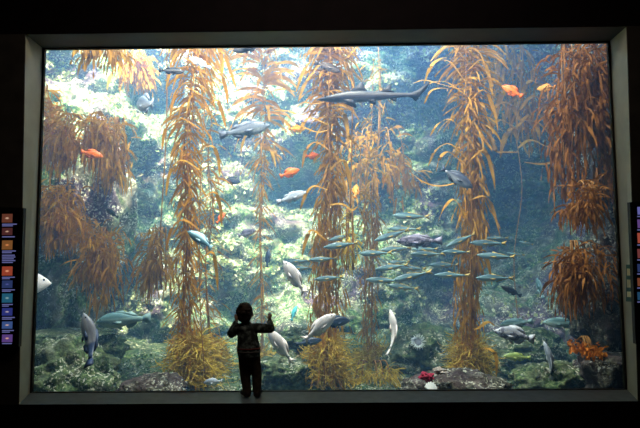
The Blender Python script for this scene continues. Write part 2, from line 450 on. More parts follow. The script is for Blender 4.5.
# ------------------------------------------------------------------ kelp
m_gold = leaf_mat('golden kelp blade', (0.66, 0.30, 0.022), (0.55, 0.23, 0.015), (0.74, 0.38, 0.04), 0.5)
m_amber = leaf_mat('amber brown kelp blade', (0.56, 0.26, 0.03), (0.66, 0.34, 0.05), (0.40, 0.18, 0.025), 0.42)
m_rust = leaf_mat('rust brown kelp blade', (0.30, 0.11, 0.022), (0.40, 0.15, 0.028), (0.20, 0.07, 0.016), 0.35)
m_olive = leaf_mat('olive gold kelp strand', (0.70, 0.46, 0.07), (0.82, 0.58, 0.10), (0.50, 0.30, 0.05), 0.4)
m_stipe = plain('kelp stipe', (0.30, 0.13, 0.025), 0.5)
def blade(vs, fs, p, d, L, w, droop, seg=7, curl=0.0, sway=V((0, 0, 0))):
    """a strap blade that leaves p along d and bends towards straight down"""
    k = len(vs); step = L/seg; tw = R(-1.2, 1.2); ph = R(0, 6.28); d = Vector(d).normalized()
    side = d.cross(V((R(-0.4, 0.4), R(-1, 1), 0.4+R(-0.3, 0.3))))
    if side.length < 1e-3: side = V((1, 0, 0))
    side.normalize()
    for i in range(seg+1):
        t = i/seg
        wd = w*(math.sin(PI*min(1, t*0.92+0.08))**0.7)*(1-0.25*t)+0.0015
        s2 = (side*math.cos(tw*t)+d.cross(side)*math.sin(tw*t)).normalized()
        ruf = d.cross(s2)*(0.25*w*math.sin(ph+t*9))
        vs.append(p+s2*wd*0.5+ruf); vs.append(p-s2*wd*0.5-ruf)
        p = p+d*step
        d = (d+V((0, 0, -1))*droop*step*3.0+sway*step+V((R(-1, 1), R(-1, 1), R(-1, 1)))*curl*step*8).normalized()
        side = (side-d*side.dot(d)); side = side.normalized() if side.length > 1e-3 else V((1, 0, 0))
    for i in range(seg):
        a = k+2*i; fs.append((a, a+1, a+3, a+2))

def frond(root, path, n_blades, prof, mat, inv, smat=None, r=0.009):
    """one stipe with its blades. prof: (t, length, width, elevation, droop, jitter of the root) along the stipe"""
    pts = [p-inv for p in path]
    vs, fs = [], []; tube_geo(vs, fs, pts, lambda t: r*(1.1-0.5*t), 6)
    st = link('frond', mesh('frond', vs, fs), smat or m_stipe, root)
    vs, fs = [], []
    for q in range(n_blades):
        t = (q+random.random())/n_blades
        if t > 0.55 and random.random() < 0.4: continue
        f = t*(len(pts)-1); i = min(int(f), len(pts)-2); p = pts[i].lerp(pts[i+1], f-i)
        L, W, el, dr, jit = (interp([(a[0], a[k]) for a in prof], t) for k in range(1, 6))
        az = R(0, 2*PI); e = el+R(-0.35, 0.35)
        d = V((math.cos(az)*math.cos(e), math.sin(az)*math.cos(e)*0.7, math.sin(e)))
        blade(vs, fs, p+V((R(-1, 1), R(-1, 1), R(-1, 1)))*jit, d, L*R(0.5, 1.35), W*R(0.45, 0.9), dr*R(0.7, 2.2))
    link('foliage', mesh('foliage', vs, fs), mat, st)
    # gas floats where the blades join the stipe
    bm = bmesh.new()
    for q in range(max(6, n_blades//10)):
        p = random.choice(pts)+V((R(-1, 1), R(-1, 1), R(-1, 1)))*0.02
        bmesh.ops.create_icosphere(bm, subdivisions=1, radius=R(0.008, 0.014), matrix=Matrix.Translation(p) @ Matrix.Diagonal((1, 1, 1.7, 1)))
    f = link('float', bm_mesh('float', bm), m_olive, st); f['kind'] = 'stuff'
    return st

def holdfast(root, c, rx, rz, n, L, w, mat, inv, curl=1.0, up=0.5):
    vs, fs = [], []
    for _ in range(n):
        h = random.random()
        p = c-inv+V((R(-1, 1)*rx*(0.9-0.6*h), R(-1, 1)*rx*0.7*(1-0.5*h), h*rz))
        d = V((R(-1, 1), R(-0.8, 0.8), R(-0.6, up)))
        blade(vs, fs, p, d, L*R(0.5, 1.3), w*R(0.6, 1.3), 0.35, 11, curl*1.6)
    o = link('holdfast', mesh('holdfast', vs, fs), mat, root)
    return o

def kelp(name, label, pathpx, Y, nfr, spread, nb, prof, mat, base=None, cat='kelp', group='giant kelp plants', r=0.009):
    pts = [at(a, b, Y+(c[0] if c else 0)) for (a, b, *c) in pathpx]
    inv = pts[0].copy()
    root = empty(name, inv, label, cat, group)
    for k in range(nfr):
        a = R(0, 2*PI); o1 = V((math.cos(a), math.sin(a)*0.8, 0))*spread
        pp = []
        for i, p in enumerate(pts):
            wob = V((R(-1, 1), R(-1, 1), 0))*spread*0.45
            pp.append(p+o1*(0.4+0.6*min(1, i))+wob*(1 if i else 0.2))
        path = smooth_path(pp, 40)
        frond(root, path, int(nb*2.0), prof, mat, inv, r=r)
    if base:
        holdfast(root, inv, *base[:2], base[2], base[3], base[4], base[5], inv)
    return root

# (t, L, W, elevation, droop, jitter)
kelp('giant_kelp', 'full height golden kelp left of centre with loose drooping blades and bushy yellow base',
     [(192, 384), (186, 340), (187, 270), (190, 200), (188, 140), (193, 90), (196, 40), (198, 10)], 1.7, 4, 0.07, 120,
     [(0, .22, .02, .2, .5, .06), (.15, .24, .026, -.9, .8, .08), (.5, .28, .03, -.7, .9, .09), (.75, .40, .042, -.1, 1.0, .07), (1, .5, .05, .1, 1.0, .07)], m_gold,
     (0.30, 0.56, 1150, 0.30, 0.011, m_olive))
kelp('giant_kelp', 'slim pale kelp behind the child with broad golden blades near the water top',
     [(263, 372), (262, 300), (261, 230), (263, 180), (264, 130), (266, 90), (264, 50), (264, 15)], 3.4, 2, 0.06, 90,
     [(0, .25, .02, -.3, .7, .04), (.45, .26, .025, -.6, .9, .04), (.55, .5, .06, -.1, .8, .04), (.75, .62, .09, .5, .55, .05), (1, .6, .09, .5, .7, .05)], m_gold,
     (0.28, 0.3, 260, 0.3, 0.022, m_olive))
kelp('giant_kelp', 'dense dark amber kelp column at the window centre that the shark swims past',
     [(327, 382), (326, 330), (327, 270), (328, 215), (333, 160), (330, 110), (330, 60), (329, 15)], 2.0, 5, 0.085, 170,
     [(0, .26, .02, -.2, .7, .08), (.12, .20, .026, -1.2, .8, .12), (.48, .22, .028, -1.1, .9, .11), (.56, .24, .034, -.5, .9, .03), (.75, .36, .042, -.1, 1, .03), (1, .5, .05, .2, 1, .05)], m_amber,
     (0.31, 0.54, 1250, 0.30, 0.011, m_olive))
kelp('giant_kelp', 'thin faded kelp column just right of the dense central kelp',
     [(371, 374), (369, 330), (370, 280), (371, 235), (368, 205), (372, 170), (376, 130), (378, 60)], 3.1, 3, 0.06, 90,
     [(0, .25, .02, -.2, .7, .05), (.2, .22, .025, -1.2, .8, .08), (.55, .24, .03, -1., .9, .08), (.65, .28, .03, -.4, 1.2, .16), (.85, .26, .03, -.3, 1.2, .22), (1, .22, .03, -.3, 1, .1)], m_amber,
     (0.36, 0.36, 850, 0.32, 0.011, m_olive))
kelp('giant_kelp', 'straight dense amber kelp right of centre rooted on the pink rock ridge',
     [(470, 374), (466, 330), (466, 270), (470, 215), (470, 160), (467, 110), (469, 60), (470, 15)], 1.9, 5, 0.08, 150,
     [(0, .22, .02, -.2, .7, .06), (.12, .20, .026, -1.2, .8, .08), (.45, .24, .03, -1.2, .9, .10), (.6, .30, .036, -.8, .9, .07), (.75, .36, .04, -.1, .9, .05), (1, .45, .04, .2, 1, .05)], m_amber,
     (0.22, 0.40, 1020, 0.28, 0.011, m_olive))
kelp('giant_kelp', 'loose golden kelp trailing beside the leftmost full kelp',
     [(212, 372), (206, 320), (204, 260), (209, 210), (206, 160), (210, 110), (206, 60), (206, 20)], 2.5, 2, 0.05, 60,
     [(0, .3, .022, -.3, .7, .05), (.5, .34, .03, -.2, .9, .05), (1, .45, .045, .1, 1.0, .05)], m_gold,
     (0.22, 0.4, 300, 0.3, 0.02, m_olive))
# long arching blades over the shark's tail
def arches(name, label, stem, Y, specs, mat, W=0.05, group='giant kelp plants'):
    pts = [at(a, b, Y) for a, b in stem]; inv = pts[0].copy(); root = empty(name, inv, label, 'kelp', group)
    path = smooth_path(pts, 30)
    vs, fs = [], []; tube_geo(vs, fs, [p-inv for p in path], 0.006, 6)
    st = link('frond', mesh('frond', vs, fs), m_stipe, root)
    vs, fs = [], []
    for pl in specs:
        pp = smooth_path([at(a, b, Y+dy) for (a, b, dy) in pl], 14); k = len(vs); n = len(pp)
        for i, p in enumerate(pp):
            tt = (pp[min(i+1, n-1)]-pp[max(i-1, 0)]).normalized(); sd = tt.cross(V((0, -0.6, 1))).normalized()
            if abs(tt.z) > 0.85: sd = tt.cross(V((0, 1, 0.2))).normalized()
            t_ = i/(n-1); wd = W*(math.sin(PI*(0.06+0.92*t_))**0.6)
            vs.append(p-inv+sd*wd*0.5); vs.append(p-inv-sd*wd*0.5+V((0, 0.012*math.sin(t_*12), 0)))
        for i in range(n-1): fs.append((k+2*i, k+2*i+1, k+2*i+3, k+2*i+2))
    link('foliage', mesh('foliage', vs, fs), mat, st)
    return root
arches('giant_kelp', 'kelp with long blades arching left above the shark tail', [(472, 375), (470, 300), (472, 220), (468, 140), (466, 80), (466, 20)], 1.75,
       [[(466, 70, 0), (448, 58, -.1), (432, 64, -.2), (424, 84, -.2)], [(466, 82, 0), (450, 62, 0), (436, 62, .1), (428, 74, .1)], [(466, 95, 0), (446, 82, .1), (428, 84, .2), (418, 96, .1)],
        [(468, 108, 0), (450, 90, -.1), (432, 90, -.1), (424, 104, -.1)], [(468, 140, 0), (452, 120, -.1), (438, 124, 0), (430, 136, 0)], [(468, 160, 0), (450, 144, 0), (436, 150, .1), (428, 166, .1)],
        [(466, 165, 0), (449, 152, 0), (440, 158, -.1), (436, 172, 0)], [(466, 60, 0), (452, 46, 0), (440, 50, 0), (430, 62, 0)], [(466, 90, 0), (440, 84, 0), (424, 80, .1), (412, 84, .1)],
        [(470, 225, 0), (455, 200, -.1), (444, 208, -.1), (438, 222, 0)], [(470, 100, 0), (484, 90, 0), (494, 110, 0), (498, 132, 0)], [(470, 160, 0), (484, 150, 0), (492, 170, 0), (495, 190, 0)],
        [(470, 200, 0), (484, 196, 0), (492, 206, .1), (500, 236, 0)], [(468, 70, 0), (482, 60, 0), (490, 80, 0), (493, 100, 0)], [(468, 180, 0), (440, 186, .1), (424, 182, .1), (412, 174, .1)],
        [(472, 330, 0), (478, 328, -.1), (488, 322, -.1), (495, 326, -.1)], [(472, 352, 0), (486, 348, -.3), (496, 356, -.4), (496, 380, -.4)], [(470, 260, 0), (482, 250, -.2), (488, 262, -.2), (492, 285, -.2)]], m_amber, 0.045)
arches('giant_kelp', 'golden kelp frond with arching blades beside the leftmost full kelp top', [(205, 378), (200, 300), (200, 200), (204, 120), (206, 70), (210, 20)], 1.45,
       [[(206, 60, 0), (222, 52, 0), (230, 70, 0), (236, 88, 0)], [(206, 80, 0), (220, 74, 0), (226, 90, 0), (228, 104, 0)], [(204, 110, 0), (216, 100, 0), (222, 112, 0), (226, 128, 0)],
        [(202, 70, 0), (184, 58, 0), (172, 66, 0), (166, 90, 0)], [(203, 96, 0), (186, 88, 0), (174, 98, 0), (170, 120, 0)], [(202, 130, 0), (180, 118, 0), (166, 128, 0), (162, 150, 0)],
        [(200, 170, 0), (182, 160, 0), (170, 172, 0), (166, 196, 0)], [(200, 200, 0), (214, 192, 0), (220, 206, 0), (222, 226, 0)], [(200, 150, 0), (212, 146, 0), (218, 158, 0), (220, 176, 0)],
        [(200, 230, 0), (184, 220, 0), (172, 228, 0), (166, 250, 0)], [(204, 45, 0), (216, 42, 0), (222, 60, 0), (222, 78, 0)], [(200, 260, 0), (212, 252, 0), (216, 268, 0), (218, 290, 0)]], m_gold, 0.045)
arches('giant_kelp', 'amber kelp frond with spreading blades above the central kelp column', [(325, 384), (322, 300), (330, 200), (328, 120), (330, 60), (332, 15)], 1.75,
       [[(330, 75, 0), (316, 72, 0), (306, 82, 0), (298, 102, 0)], [(330, 70, 0), (312, 62, 0), (304, 70, 0), (296, 92, 0)], [(330, 62, 0), (346, 58, 0), (352, 52, 0), (360, 44, 0)],
        [(329, 100, 0), (314, 104, 0), (304, 102, 0), (296, 108, 0)], [(329, 125, 0), (312, 118, 0), (304, 122, 0), (300, 134, 0)], [(329, 118, 0), (342, 112, 0), (347, 124, 0), (348, 142, 0)],
        [(329, 150, 0), (316, 142, 0), (306, 150, 0), (302, 168, 0)], [(329, 170, 0), (342, 160, 0), (348, 172, 0), (350, 190, 0)], [(328, 190, 0), (314, 186, 0), (306, 194, 0), (300, 210, 0)],
        [(328, 205, 0), (342, 204, 0), (352, 210, 0), (358, 206, 0)], [(326, 240, 0), (312, 230, 0), (306, 240, 0), (302, 256, 0)], [(328, 130, 0), (316, 132, 0), (300, 126, 0), (290, 130, 0)]], m_amber, 0.05)
arches('giant_kelp', 'tangle of faded golden kelp arms reaching across the dark right water', [(520, 340), (514, 260), (522, 190), (516, 130), (520, 90), (524, 40)], 3.8,
       [[(520, 120, 0), (510, 104, 0), (498, 104, 0), (490, 118, 0)], [(520, 110, 0), (532, 96, 0), (544, 104, 0), (552, 122, 0)], [(518, 130, 0), (502, 120, 0), (492, 126, 0), (486, 142, 0)],
        [(518, 148, 0), (530, 140, 0), (546, 146, 0), (560, 150, 0)], [(518, 152, 0), (504, 152, 0), (496, 150, 0), (488, 130, 0)], [(518, 140, 0), (512, 128, 0), (504, 140, 0), (500, 158, 0)],
        [(520, 120, 0), (536, 122, 0), (548, 132, 0), (556, 144, 0)], [(524, 162, 0), (540, 164, 0), (552, 162, 0), (560, 154, 0)], [(520, 100, 0), (528, 82, 0), (538, 84, 0), (544, 100, 0)],
        [(520, 95, 0), (506, 90, 0), (500, 100, 0), (497, 116, 0)], [(518, 126, 0), (528, 116, 0), (536, 124, 0), (540, 140, 0)]], m_gold, 0.09)

def hanging(name, label, top, w_px, h_px, Y, n, mat, L=0.5, W=0.035, cat='kelp', group='hanging kelp clumps', sway=0, dome=0.35, elev=0.3, up_=False):
    """a clump of blades that pours down from a rock"""
    s = mpp(Y); c = at(top[0], top[1], Y); root = empty(name, c, label, cat, group)
    vs, fs = [], []
    st_v, st_f = [], []
    for k in range(5):
        x = R(-0.7, 0.7)*w_px*s*0.5
        pth = smooth_path([V((x*0.3, 0.1, 0)), V((x*0.8, -0.05, 0.05)), V((x, -0.12, -0.3*h_px*s)), V((x*1.05+sway*0.3, -0.1, -0.8*h_px*s))], 14)
        tube_geo(st_v, st_f, pth, 0.010, 5)
    if up_: tube_geo(st_v, st_f, smooth_path([V((0, 0, -0.1)), V((0.05, 0.06, (6.1-c.z)*0.4)), V((-0.04, 0.1, 6.1-c.z))], 12), 0.010, 5)
    link('stipe', mesh('stipe', st_v, st_f), m_stipe, root)
    subs = [(R(-0.85, 0.85), R(-0.05, 0.02) if k_ < 5 else R(0.1, 0.45), R(0.5, 1.0)) for k_ in range(9)]
    for _ in range(int(n*2.6)):
        u0, v0, v1 = random.choice(subs)
        v = v0+(v1-v0)*random.random()**1.2
        u = u0+R(-1, 1)*0.28
        x = u*w_px*s*0.5
        z = -v*h_px*s*0.86-dome*abs(u)**2*w_px*s*0.4
        p = V((x, R(-0.3, 0.25)-0.1*(1-abs(u)), z))
        d = V((u*0.4+R(-0.7, 0.7), R(-0.9, 0.5), elev+R(-1.0, 0.5)-v*1.6))
        blade(vs, fs, p, d, L*R(0.25, 0.85), W*R(0.4, 0.9), 2.0*R(0.5, 2.2), 7, 0.09, V((sway, 0, 0)))
    link('foliage', mesh('foliage', vs, fs), mat, root)
    return root
hanging('hanging_kelp', 'big curtain of rust brown kelp hanging in the upper right corner', (578, 50), 72, 165, 1.4, 520, m_rust, 0.46, 0.036)
hanging('hanging_kelp', 'round rust brown kelp mop on the right wall above the tall outcrop', (580, 246), 46, 58, 0.95, 200, m_rust, 0.36, 0.03)
hanging('hanging_kelp', 'small rust kelp tuft between the upper right curtain and the round mop', (578, 186), 38, 46, 1.0, 130, m_rust, 0.30, 0.03)
hanging('hanging_kelp', 'small orange leafy kelp tuft on the rock in the lower right corner', (583, 341), 14, 13, 0.75, 40, leaf_mat('orange kelp blade', (0.75, 0.22, 0.03), (0.6, 0.18, 0.03), (0.85, 0.3, 0.05), 0.4), 0.11, 0.05)
hanging('hanging_kelp', 'sunlit amber kelp clump high on the left around the orange fish', (84, 118), 60, 58, 2.75, 230, m_gold, 0.44, 0.045)
hanging('hanging_kelp', 'brown kelp mop right of the sunlit amber clump on the left', (116, 122), 36, 70, 2.8, 170, m_amber, 0.42, 0.04)
hanging('hanging_kelp', 'wide orange brown kelp clump above the dark cave on the left', (66, 190), 62, 74, 2.6, 260, m_gold, 0.42, 0.036)
hanging('hanging_kelp', 'long brown kelp curtain hanging beside the dark cave on the left', (104, 232), 42, 80, 2.6, 220, m_gold, 0.42, 0.03)
hanging('hanging_kelp', 'pale orange kelp clump along the upper left edge of the window', (44, 92), 22, 90, 2.9, 100, m_gold, 0.42, 0.045)
hanging('hanging_kelp', 'orange kelp blades dangling from the water top in the upper left', (104, 36), 40, 34, 1.5, 46, m_amber, 0.36, 0.05, up_=True)
hanging('hanging_kelp', 'pale golden kelp clump behind the small grey lump of a fish', (136, 55), 34, 42, 4.0, 70, m_gold, 0.5, 0.06, up_=True)
hanging('hanging_kelp', 'loose amber kelp drape left of the leftmost full kelp', (160, 232), 30, 70, 2.6, 110, m_amber, 0.46, 0.035, up_=True)
hanging('hanging_kelp', 'faded golden kelp clump in mid water below the shark', (378, 132), 72, 84, 4.2, 110, m_gold, 0.42, 0.06, up_=True)
hanging('hanging_kelp', 'yellow kelp sprig tumbling beside the dense central kelp', (350, 214), 12, 70, 1.9, 50, m_olive, 0.22, 0.02, up_=True)
hanging('hanging_kelp', 'golden kelp blades hanging above the far side of the dark right water', (506, 48), 44, 40, 4.2, 40, m_gold, 0.5, 0.05, up_=True)
hanging('hanging_kelp', 'faded golden kelp clump in the dark right water left of the yellow orange fish', (522, 74), 60, 84, 4.3, 80, m_gold, 0.46, 0.06, up_=True)
hanging('hanging_kelp', 'low orange kelp bush on the bed between the central and thin kelp', (372, 364), 54, 22, 2.3, 130, m_olive, 0.28, 0.02)
hanging('hanging_kelp', 'low orange kelp bush on the bed right of the child', (274, 364), 30, 20, 2.6, 110, m_olive, 0.28, 0.02)

# ------------------------------------------------------------------ fish
def loft(name, prof, seg=12, n=18, bend=0.0, x0=0.5, x1=-0.36):
    """prof rows: (s, top, bottom, half width) from the snout to the root of the tail"""
    vs, fs = [], []
    for i in range(n+1):
        s = i/n; s = s**1.25
        x = x0+(x1-x0)*s
        tp, bt, wd = (np.interp(s, [p[0] for p in prof], [p[k] for p in prof]) for k in (1, 2, 3))
        cz, hz = (tp+bt)/2, (tp-bt)/2
        for k in range(seg):
            a = 2*PI*k/seg
            vs.append(V((x, wd*math.cos(a), cz+hz*math.sin(a))))
    for i in range(n):
        for k in range(seg):
            fs.append((i*seg+k, i*seg+(k+1) % seg, (i+1)*seg+(k+1) % seg, (i+1)*seg+k))
    fs.append(tuple(range(seg))[::-1]); fs.append(tuple(n*seg+k for k in range(seg)))
    return mesh(name, [bendp(v, bend) for v in vs], fs)
def bendp(v, b):
    t = max(0.0, 0.15-v.x)
    return V((v.x, v.y+b*t*t*1.6, v.z))
def fin(name, pts, th=0.008, y=0.0, bend=0.0, tilt=0.0):
    """a thin solid fin: outline in the x-z plane, thicker along its middle"""
    c = sum((V((p[0], 0, p[1])) for p in pts), V((0, 0, 0)))/len(pts)
    bm = bmesh.new(); rim = [bm.verts.new(bendp(V((p[0], y, p[1])), bend)) for p in pts]
    A = bm.verts.new(bendp(V((c.x, y+th, c.z)), bend)); B = bm.verts.new(bendp(V((c.x, y-th, c.z)), bend))
    for i in range(len(rim)):
        j = (i+1) % len(rim); bm.faces.new((rim[i], rim[j], A)); bm.faces.new((rim[j], rim[i], B))
    if tilt:
        p0 = V((pts[0][0], y, pts[0][1]))
        for v in bm.verts: v.co = p0+Matrix.Rotation(tilt, 3, 'X') @ (v.co-p0)
    return bm_mesh(name, bm)
def eyes(r, x, y, z):
    out = []
    for sgn in (1, -1):
        bm = bmesh.new(); bmesh.ops.create_uvsphere(bm, u_segments=8, v_segments=6, radius=r)
        for v in bm.verts: v.co = V((v.co.x+x, v.co.y*0.6+sgn*y, v.co.z+z))
        out.append(bm_mesh('eye', bm))
    return out
m_eye = plain('fish eye', (0.01, 0.01, 0.012), 0.15, 0.5)
P_BASS = [(0, .005, -.012, .008), (.06, .045, -.045, .035), (.18, .108, -.098, .062), (.35, .145, -.135, .075), (.55, .13, -.12, .065), (.8, .064, -.06, .032), (1, .036, -.034, .016)]
P_MACK = [(0, .002, -.008, .006), (.07, .030, -.034, .026), (.2, .070, -.074, .045), (.4, .092, -.096, .054), (.62, .076, -.078, .042), (.85, .026, -.028, .018), (1, .012, -.012, .008)]
P_DEEP = [(0, .0, -.02, .012), (.06, .055, -.06, .04), (.18, .135, -.115, .066), (.38, .195, -.165, .08), (.6, .165, -.15, .066), (.85, .075, -.07, .034), (1, .048, -.046, .016)]
P_PERCH = [(0, .0, -.015, .01), (.06, .05, -.045, .035), (.2, .135, -.115, .065), (.4, .18, -.155, .078), (.6, .15, -.14, .064), (.85, .055, -.052, .03), (1, .035, -.034, .014)]
def fishkind(prof, tail, dorsal, anal, pect, bend=0.0, ez=0.035, er=0.014, ex=0.40, pelvic=None):
    hw = np.interp(0.12, [p[0] for p in prof], [p[3] for p in prof])
    ms = dict(body=loft('fish_body', prof, bend=bend), tail_fin=fin('tail_fin', tail, 0.01, 0, bend), dorsal_fin=fin('dorsal_fin', dorsal, 0.008, 0, bend), anal_fin=fin('anal_fin', anal, 0.008, 0, bend))
    w2 = np.interp(0.3, [p[0] for p in prof], [p[3] for p in prof])
    ms['pectoral_fin'] = [fin('pectoral_fin', pect, 0.005, sg*w2*0.95, bend, sg*0.45) for sg in (1, -1)]
    if pelvic: ms['pelvic_fin'] = fin('pelvic_fin', pelvic, 0.006, 0, bend)
    ms['eye'] = eyes(er, ex, float(hw)*0.95, ez)
    return ms
T_FORK = [(-.33, .02), (-.42, .06), (-.51, .13), (-.47, .02), (-.455, 0), (-.47, -.02), (-.51, -.13), (-.42, -.06), (-.33, -.02)]
T_FAN = [(-.33, .035), (-.40, .075), (-.50, .11), (-.515, .05), (-.505, 0), (-.515, -.05), (-.50, -.11), (-.40, -.075), (-.33, -.035)]
D_LONG = [(.18, .10), (.12, .17), (.0, .175), (-.08, .135), (-.16, .15), (-.25, .09), (-.27, .05), (-.1, .06)]
A_STD = [(-.04, -.09), (-.08, -.15), (-.17, -.14), (-.25, -.08), (-.26, -.04), (-.12, -.06)]
PEC = [(.18, -.02), (.10, .01), (.0, -.02), (-.02, -.06), (.06, -.08), (.15, -.05)]
PEL = [(.14, -.10), (.06, -.17), (.0, -.16), (.05, -.10)]
def up(pts, k): return [(a, b*k) for a, b in pts]
KIND = {
 'bass': fishkind(P_BASS, up(T_FAN, .9), up(D_LONG, .95), A_STD, PEC, 0.0, pelvic=PEL),
 'bassbend': fishkind(P_BASS, up(T_FAN, .9), up(D_LONG, .95), A_STD, PEC, 0.55, pelvic=PEL),
 'mackerel': fishkind(P_MACK, up(T_FORK, .62), [(.12, .07), (.08, .115), (.0, .085), (-.2, .055), (-.32, .03), (-.3, .012), (-.1, .05)], [(.0, -.07), (-.04, -.1), (-.2, -.055), (-.32, -.03), (-.3, -.012), (-.1, -.045)], up(PEC, .7), 0.0, .015, .012, .42),
 'mackbend': fishkind(P_MACK, up(T_FORK, .62), [(.12, .07), (.08, .115), (.0, .085), (-.2, .055), (-.32, .03), (-.3, .012), (-.1, .05)], [(.0, -.07), (-.04, -.1), (-.2, -.055), (-.32, -.03), (-.3, -.012), (-.1, -.045)], up(PEC, .7), 0.35, .015, .012, .42),
 'deep': fishkind(P_DEEP, up(T_FAN, 1.25), [(.2, .15), (.14, .225), (.0, .25), (-.12, .225), (-.22, .17), (-.29, .09), (-.26, .06), (-.05, .12)], [(.0, -.14), (-.06, -.21), (-.17, -.2), (-.28, -.1), (-.26, -.06), (-.1, -.1)], up(PEC, 1.3), 0.0, .05, .018, .38, [(.12, -.14), (.04, -.24), (-.02, -.22), (.03, -.14)]),
 'perch': fishkind(P_PERCH, up(T_FORK, 1.0), [(.18, .12), (.12, .18), (.0, .20), (-.12, .17), (-.24, .10), (-.27, .05), (-.05, .09)], [(.0, -.11), (-.06, -.17), (-.17, -.15), (-.27, -.07), (-.25, -.04), (-.1, -.08)], up(PEC, 1.1), 0.0, .04, .016, .39, [(.12, -.11), (.04, -.19), (-.02, -.17), (.03, -.11)]),
 'perchbend': fishkind(P_PERCH, up(T_FORK, 1.0), [(.18, .12), (.12, .18), (.0, .20), (-.12, .17), (-.24, .10), (-.27, .05), (-.05, .09)], [(.0, -.11), (-.06, -.17), (-.17, -.15), (-.27, -.07), (-.25, -.04), (-.1, -.08)], up(PEC, 1.1), 0.6, .04, .016, .39, [(.12, -.11), (.04, -.19), (-.02, -.17), (.03, -.11)]),
}
def fmat(nm, *a, **k):
    f = k.pop('fincol'); return (fish_mat(nm, *a, **k), plain(nm+' fin', f, 0.5, 0.3, 0.15, 20))
FM = {
 'mackerel': fmat('mackerel skin', (0.03, 0.08, 0.11), (0.20, 0.34, 0.38), (0.55, 0.64, 0.62), z0=-.09, z1=.085, fincol=(0.42, 0.29, 0.08)),
 'garibaldi': fmat('orange damselfish skin', (0.95, 0.16, 0.02), (1.0, 0.20, 0.02), (1.0, 0.26, 0.04), z0=-.15, z1=.18, fincol=(1.0, 0.17, 0.02)),
 'amber': fmat('yellow orange damselfish skin', (1.0, 0.34, 0.03), (1.0, 0.42, 0.05), (1.0, 0.5, 0.08), z0=-.15, z1=.18, fincol=(1.0, 0.3, 0.03)),
 'pale': fmat('pale pinkish fish skin', (0.74, 0.66, 0.66), (0.88, 0.80, 0.79), (0.95, 0.88, 0.86), z0=-.13, z1=.15, fincol=(0.85, 0.74, 0.72)),
 'grey': fmat('blue grey fish skin', (0.06, 0.07, 0.10), (0.16, 0.19, 0.24), (0.40, 0.44, 0.46), spot=0.5, scol=(0.14, 0.16, 0.2), fincol=(0.16, 0.18, 0.23)),
 'silver': fmat('silver grey fish skin', (0.30, 0.34, 0.42), (0.55, 0.58, 0.66), (0.80, 0.80, 0.82), spot=0.3, scol=(0.3, 0.33, 0.4), fincol=(0.45, 0.48, 0.55)),
 'dark': fmat('dark brown fish skin', (0.010, 0.010, 0.012), (0.024, 0.022, 0.022), (0.06, 0.055, 0.055), fincol=(0.012, 0.012, 0.014)),
 'brown': fmat('brown fish skin', (0.035, 0.02, 0.014), (0.07, 0.04, 0.03), (0.16, 0.11, 0.09), spot=0.5, scol=(0.03, 0.02, 0.015), fincol=(0.05, 0.03, 0.024)),
 'blue': fmat('dark blue fish skin', (0.02, 0.03, 0.06), (0.05, 0.08, 0.14), (0.10, 0.14, 0.2), fincol=(0.03, 0.045, 0.08)),
 'teal': fmat('teal green fish skin', (0.10, 0.20, 0.22), (0.28, 0.44, 0.44), (0.50, 0.60, 0.56), spot=0.25, scol=(0.12, 0.2, 0.2), fincol=(0.2, 0.32, 0.33)),
 'bluegreen': fmat('blue green striped fish skin', (0.42, 0.62, 0.72), (0.16, 0.32, 0.36), (0.10, 0.22, 0.24), fincol=(0.4, 0.6, 0.66)),
 'lime': fmat('yellow green fish skin', (0.20, 0.28, 0.08), (0.42, 0.50, 0.16), (0.6, 0.66, 0.35), fincol=(0.35, 0.42, 0.12)),
 'cyan': fmat('bright cyan fish skin', (0.10, 0.60, 0.75), (0.15, 0.75, 0.88), (0.3, 0.85, 0.92), fincol=(0.12, 0.6, 0.72)),
 'spotted': fmat('grey white spotted fish skin', (0.30, 0.31, 0.36), (0.58, 0.58, 0.64), (0.66, 0.66, 0.70), spot=0.9, scol=(0.13, 0.13, 0.19), z0=-.15, z1=.18, sscale=11, fincol=(0.5, 0.5, 0.56)),
 'mottled': fmat('purple grey mottled fish skin', (0.12, 0.10, 0.16), (0.28, 0.25, 0.34), (0.5, 0.47, 0.55), spot=0.9, scol=(0.06, 0.05, 0.08), sscale=12, fincol=(0.25, 0.22, 0.3)),
 'twotone': fmat('grey fish skin with dark blue rear', (0.15, 0.15, 0.18), (0.22, 0.22, 0.24), (0.3, 0.3, 0.32), rear=(0.03, 0.05, 0.11), fincol=(0.03, 0.045, 0.1)),
 'whitebelly': fmat('dark fish skin with white underside', (0.03, 0.035, 0.06), (0.07, 0.08, 0.12), (0.7, 0.72, 0.75), z0=-.14, z1=.24, fincol=(0.06, 0.07, 0.1)),
}
def place(root, px, py, Y, ang, L, yaw=0.0, roll=0.0, upv=None):
    a = math.radians(ang); y = math.radians(yaw)
    h = V((math.cos(a)*math.cos(y), math.sin(y), math.sin(a)*math.cos(y)))
    u = V(upv) if upv else V((0, 0, 1))
    if upv is None and abs(h.z) > 0.85: u = V((0.9 if h.x < 0 else -0.9, 0, 0.4))
    z = (u-h*u.dot(h)).normalized(); yy = z.cross(h)
    m = Matrix((h, yy, z)).transposed().to_4x4() @ Matrix.Rotation(math.radians(roll), 4, 'X')
    s = L*mpp(Y)/max(0.35, math.cos(y))
    root.matrix_world = Matrix.Translation(at(px, py, Y)) @ m @ Matrix.Diagonal((s, s, s, 1))
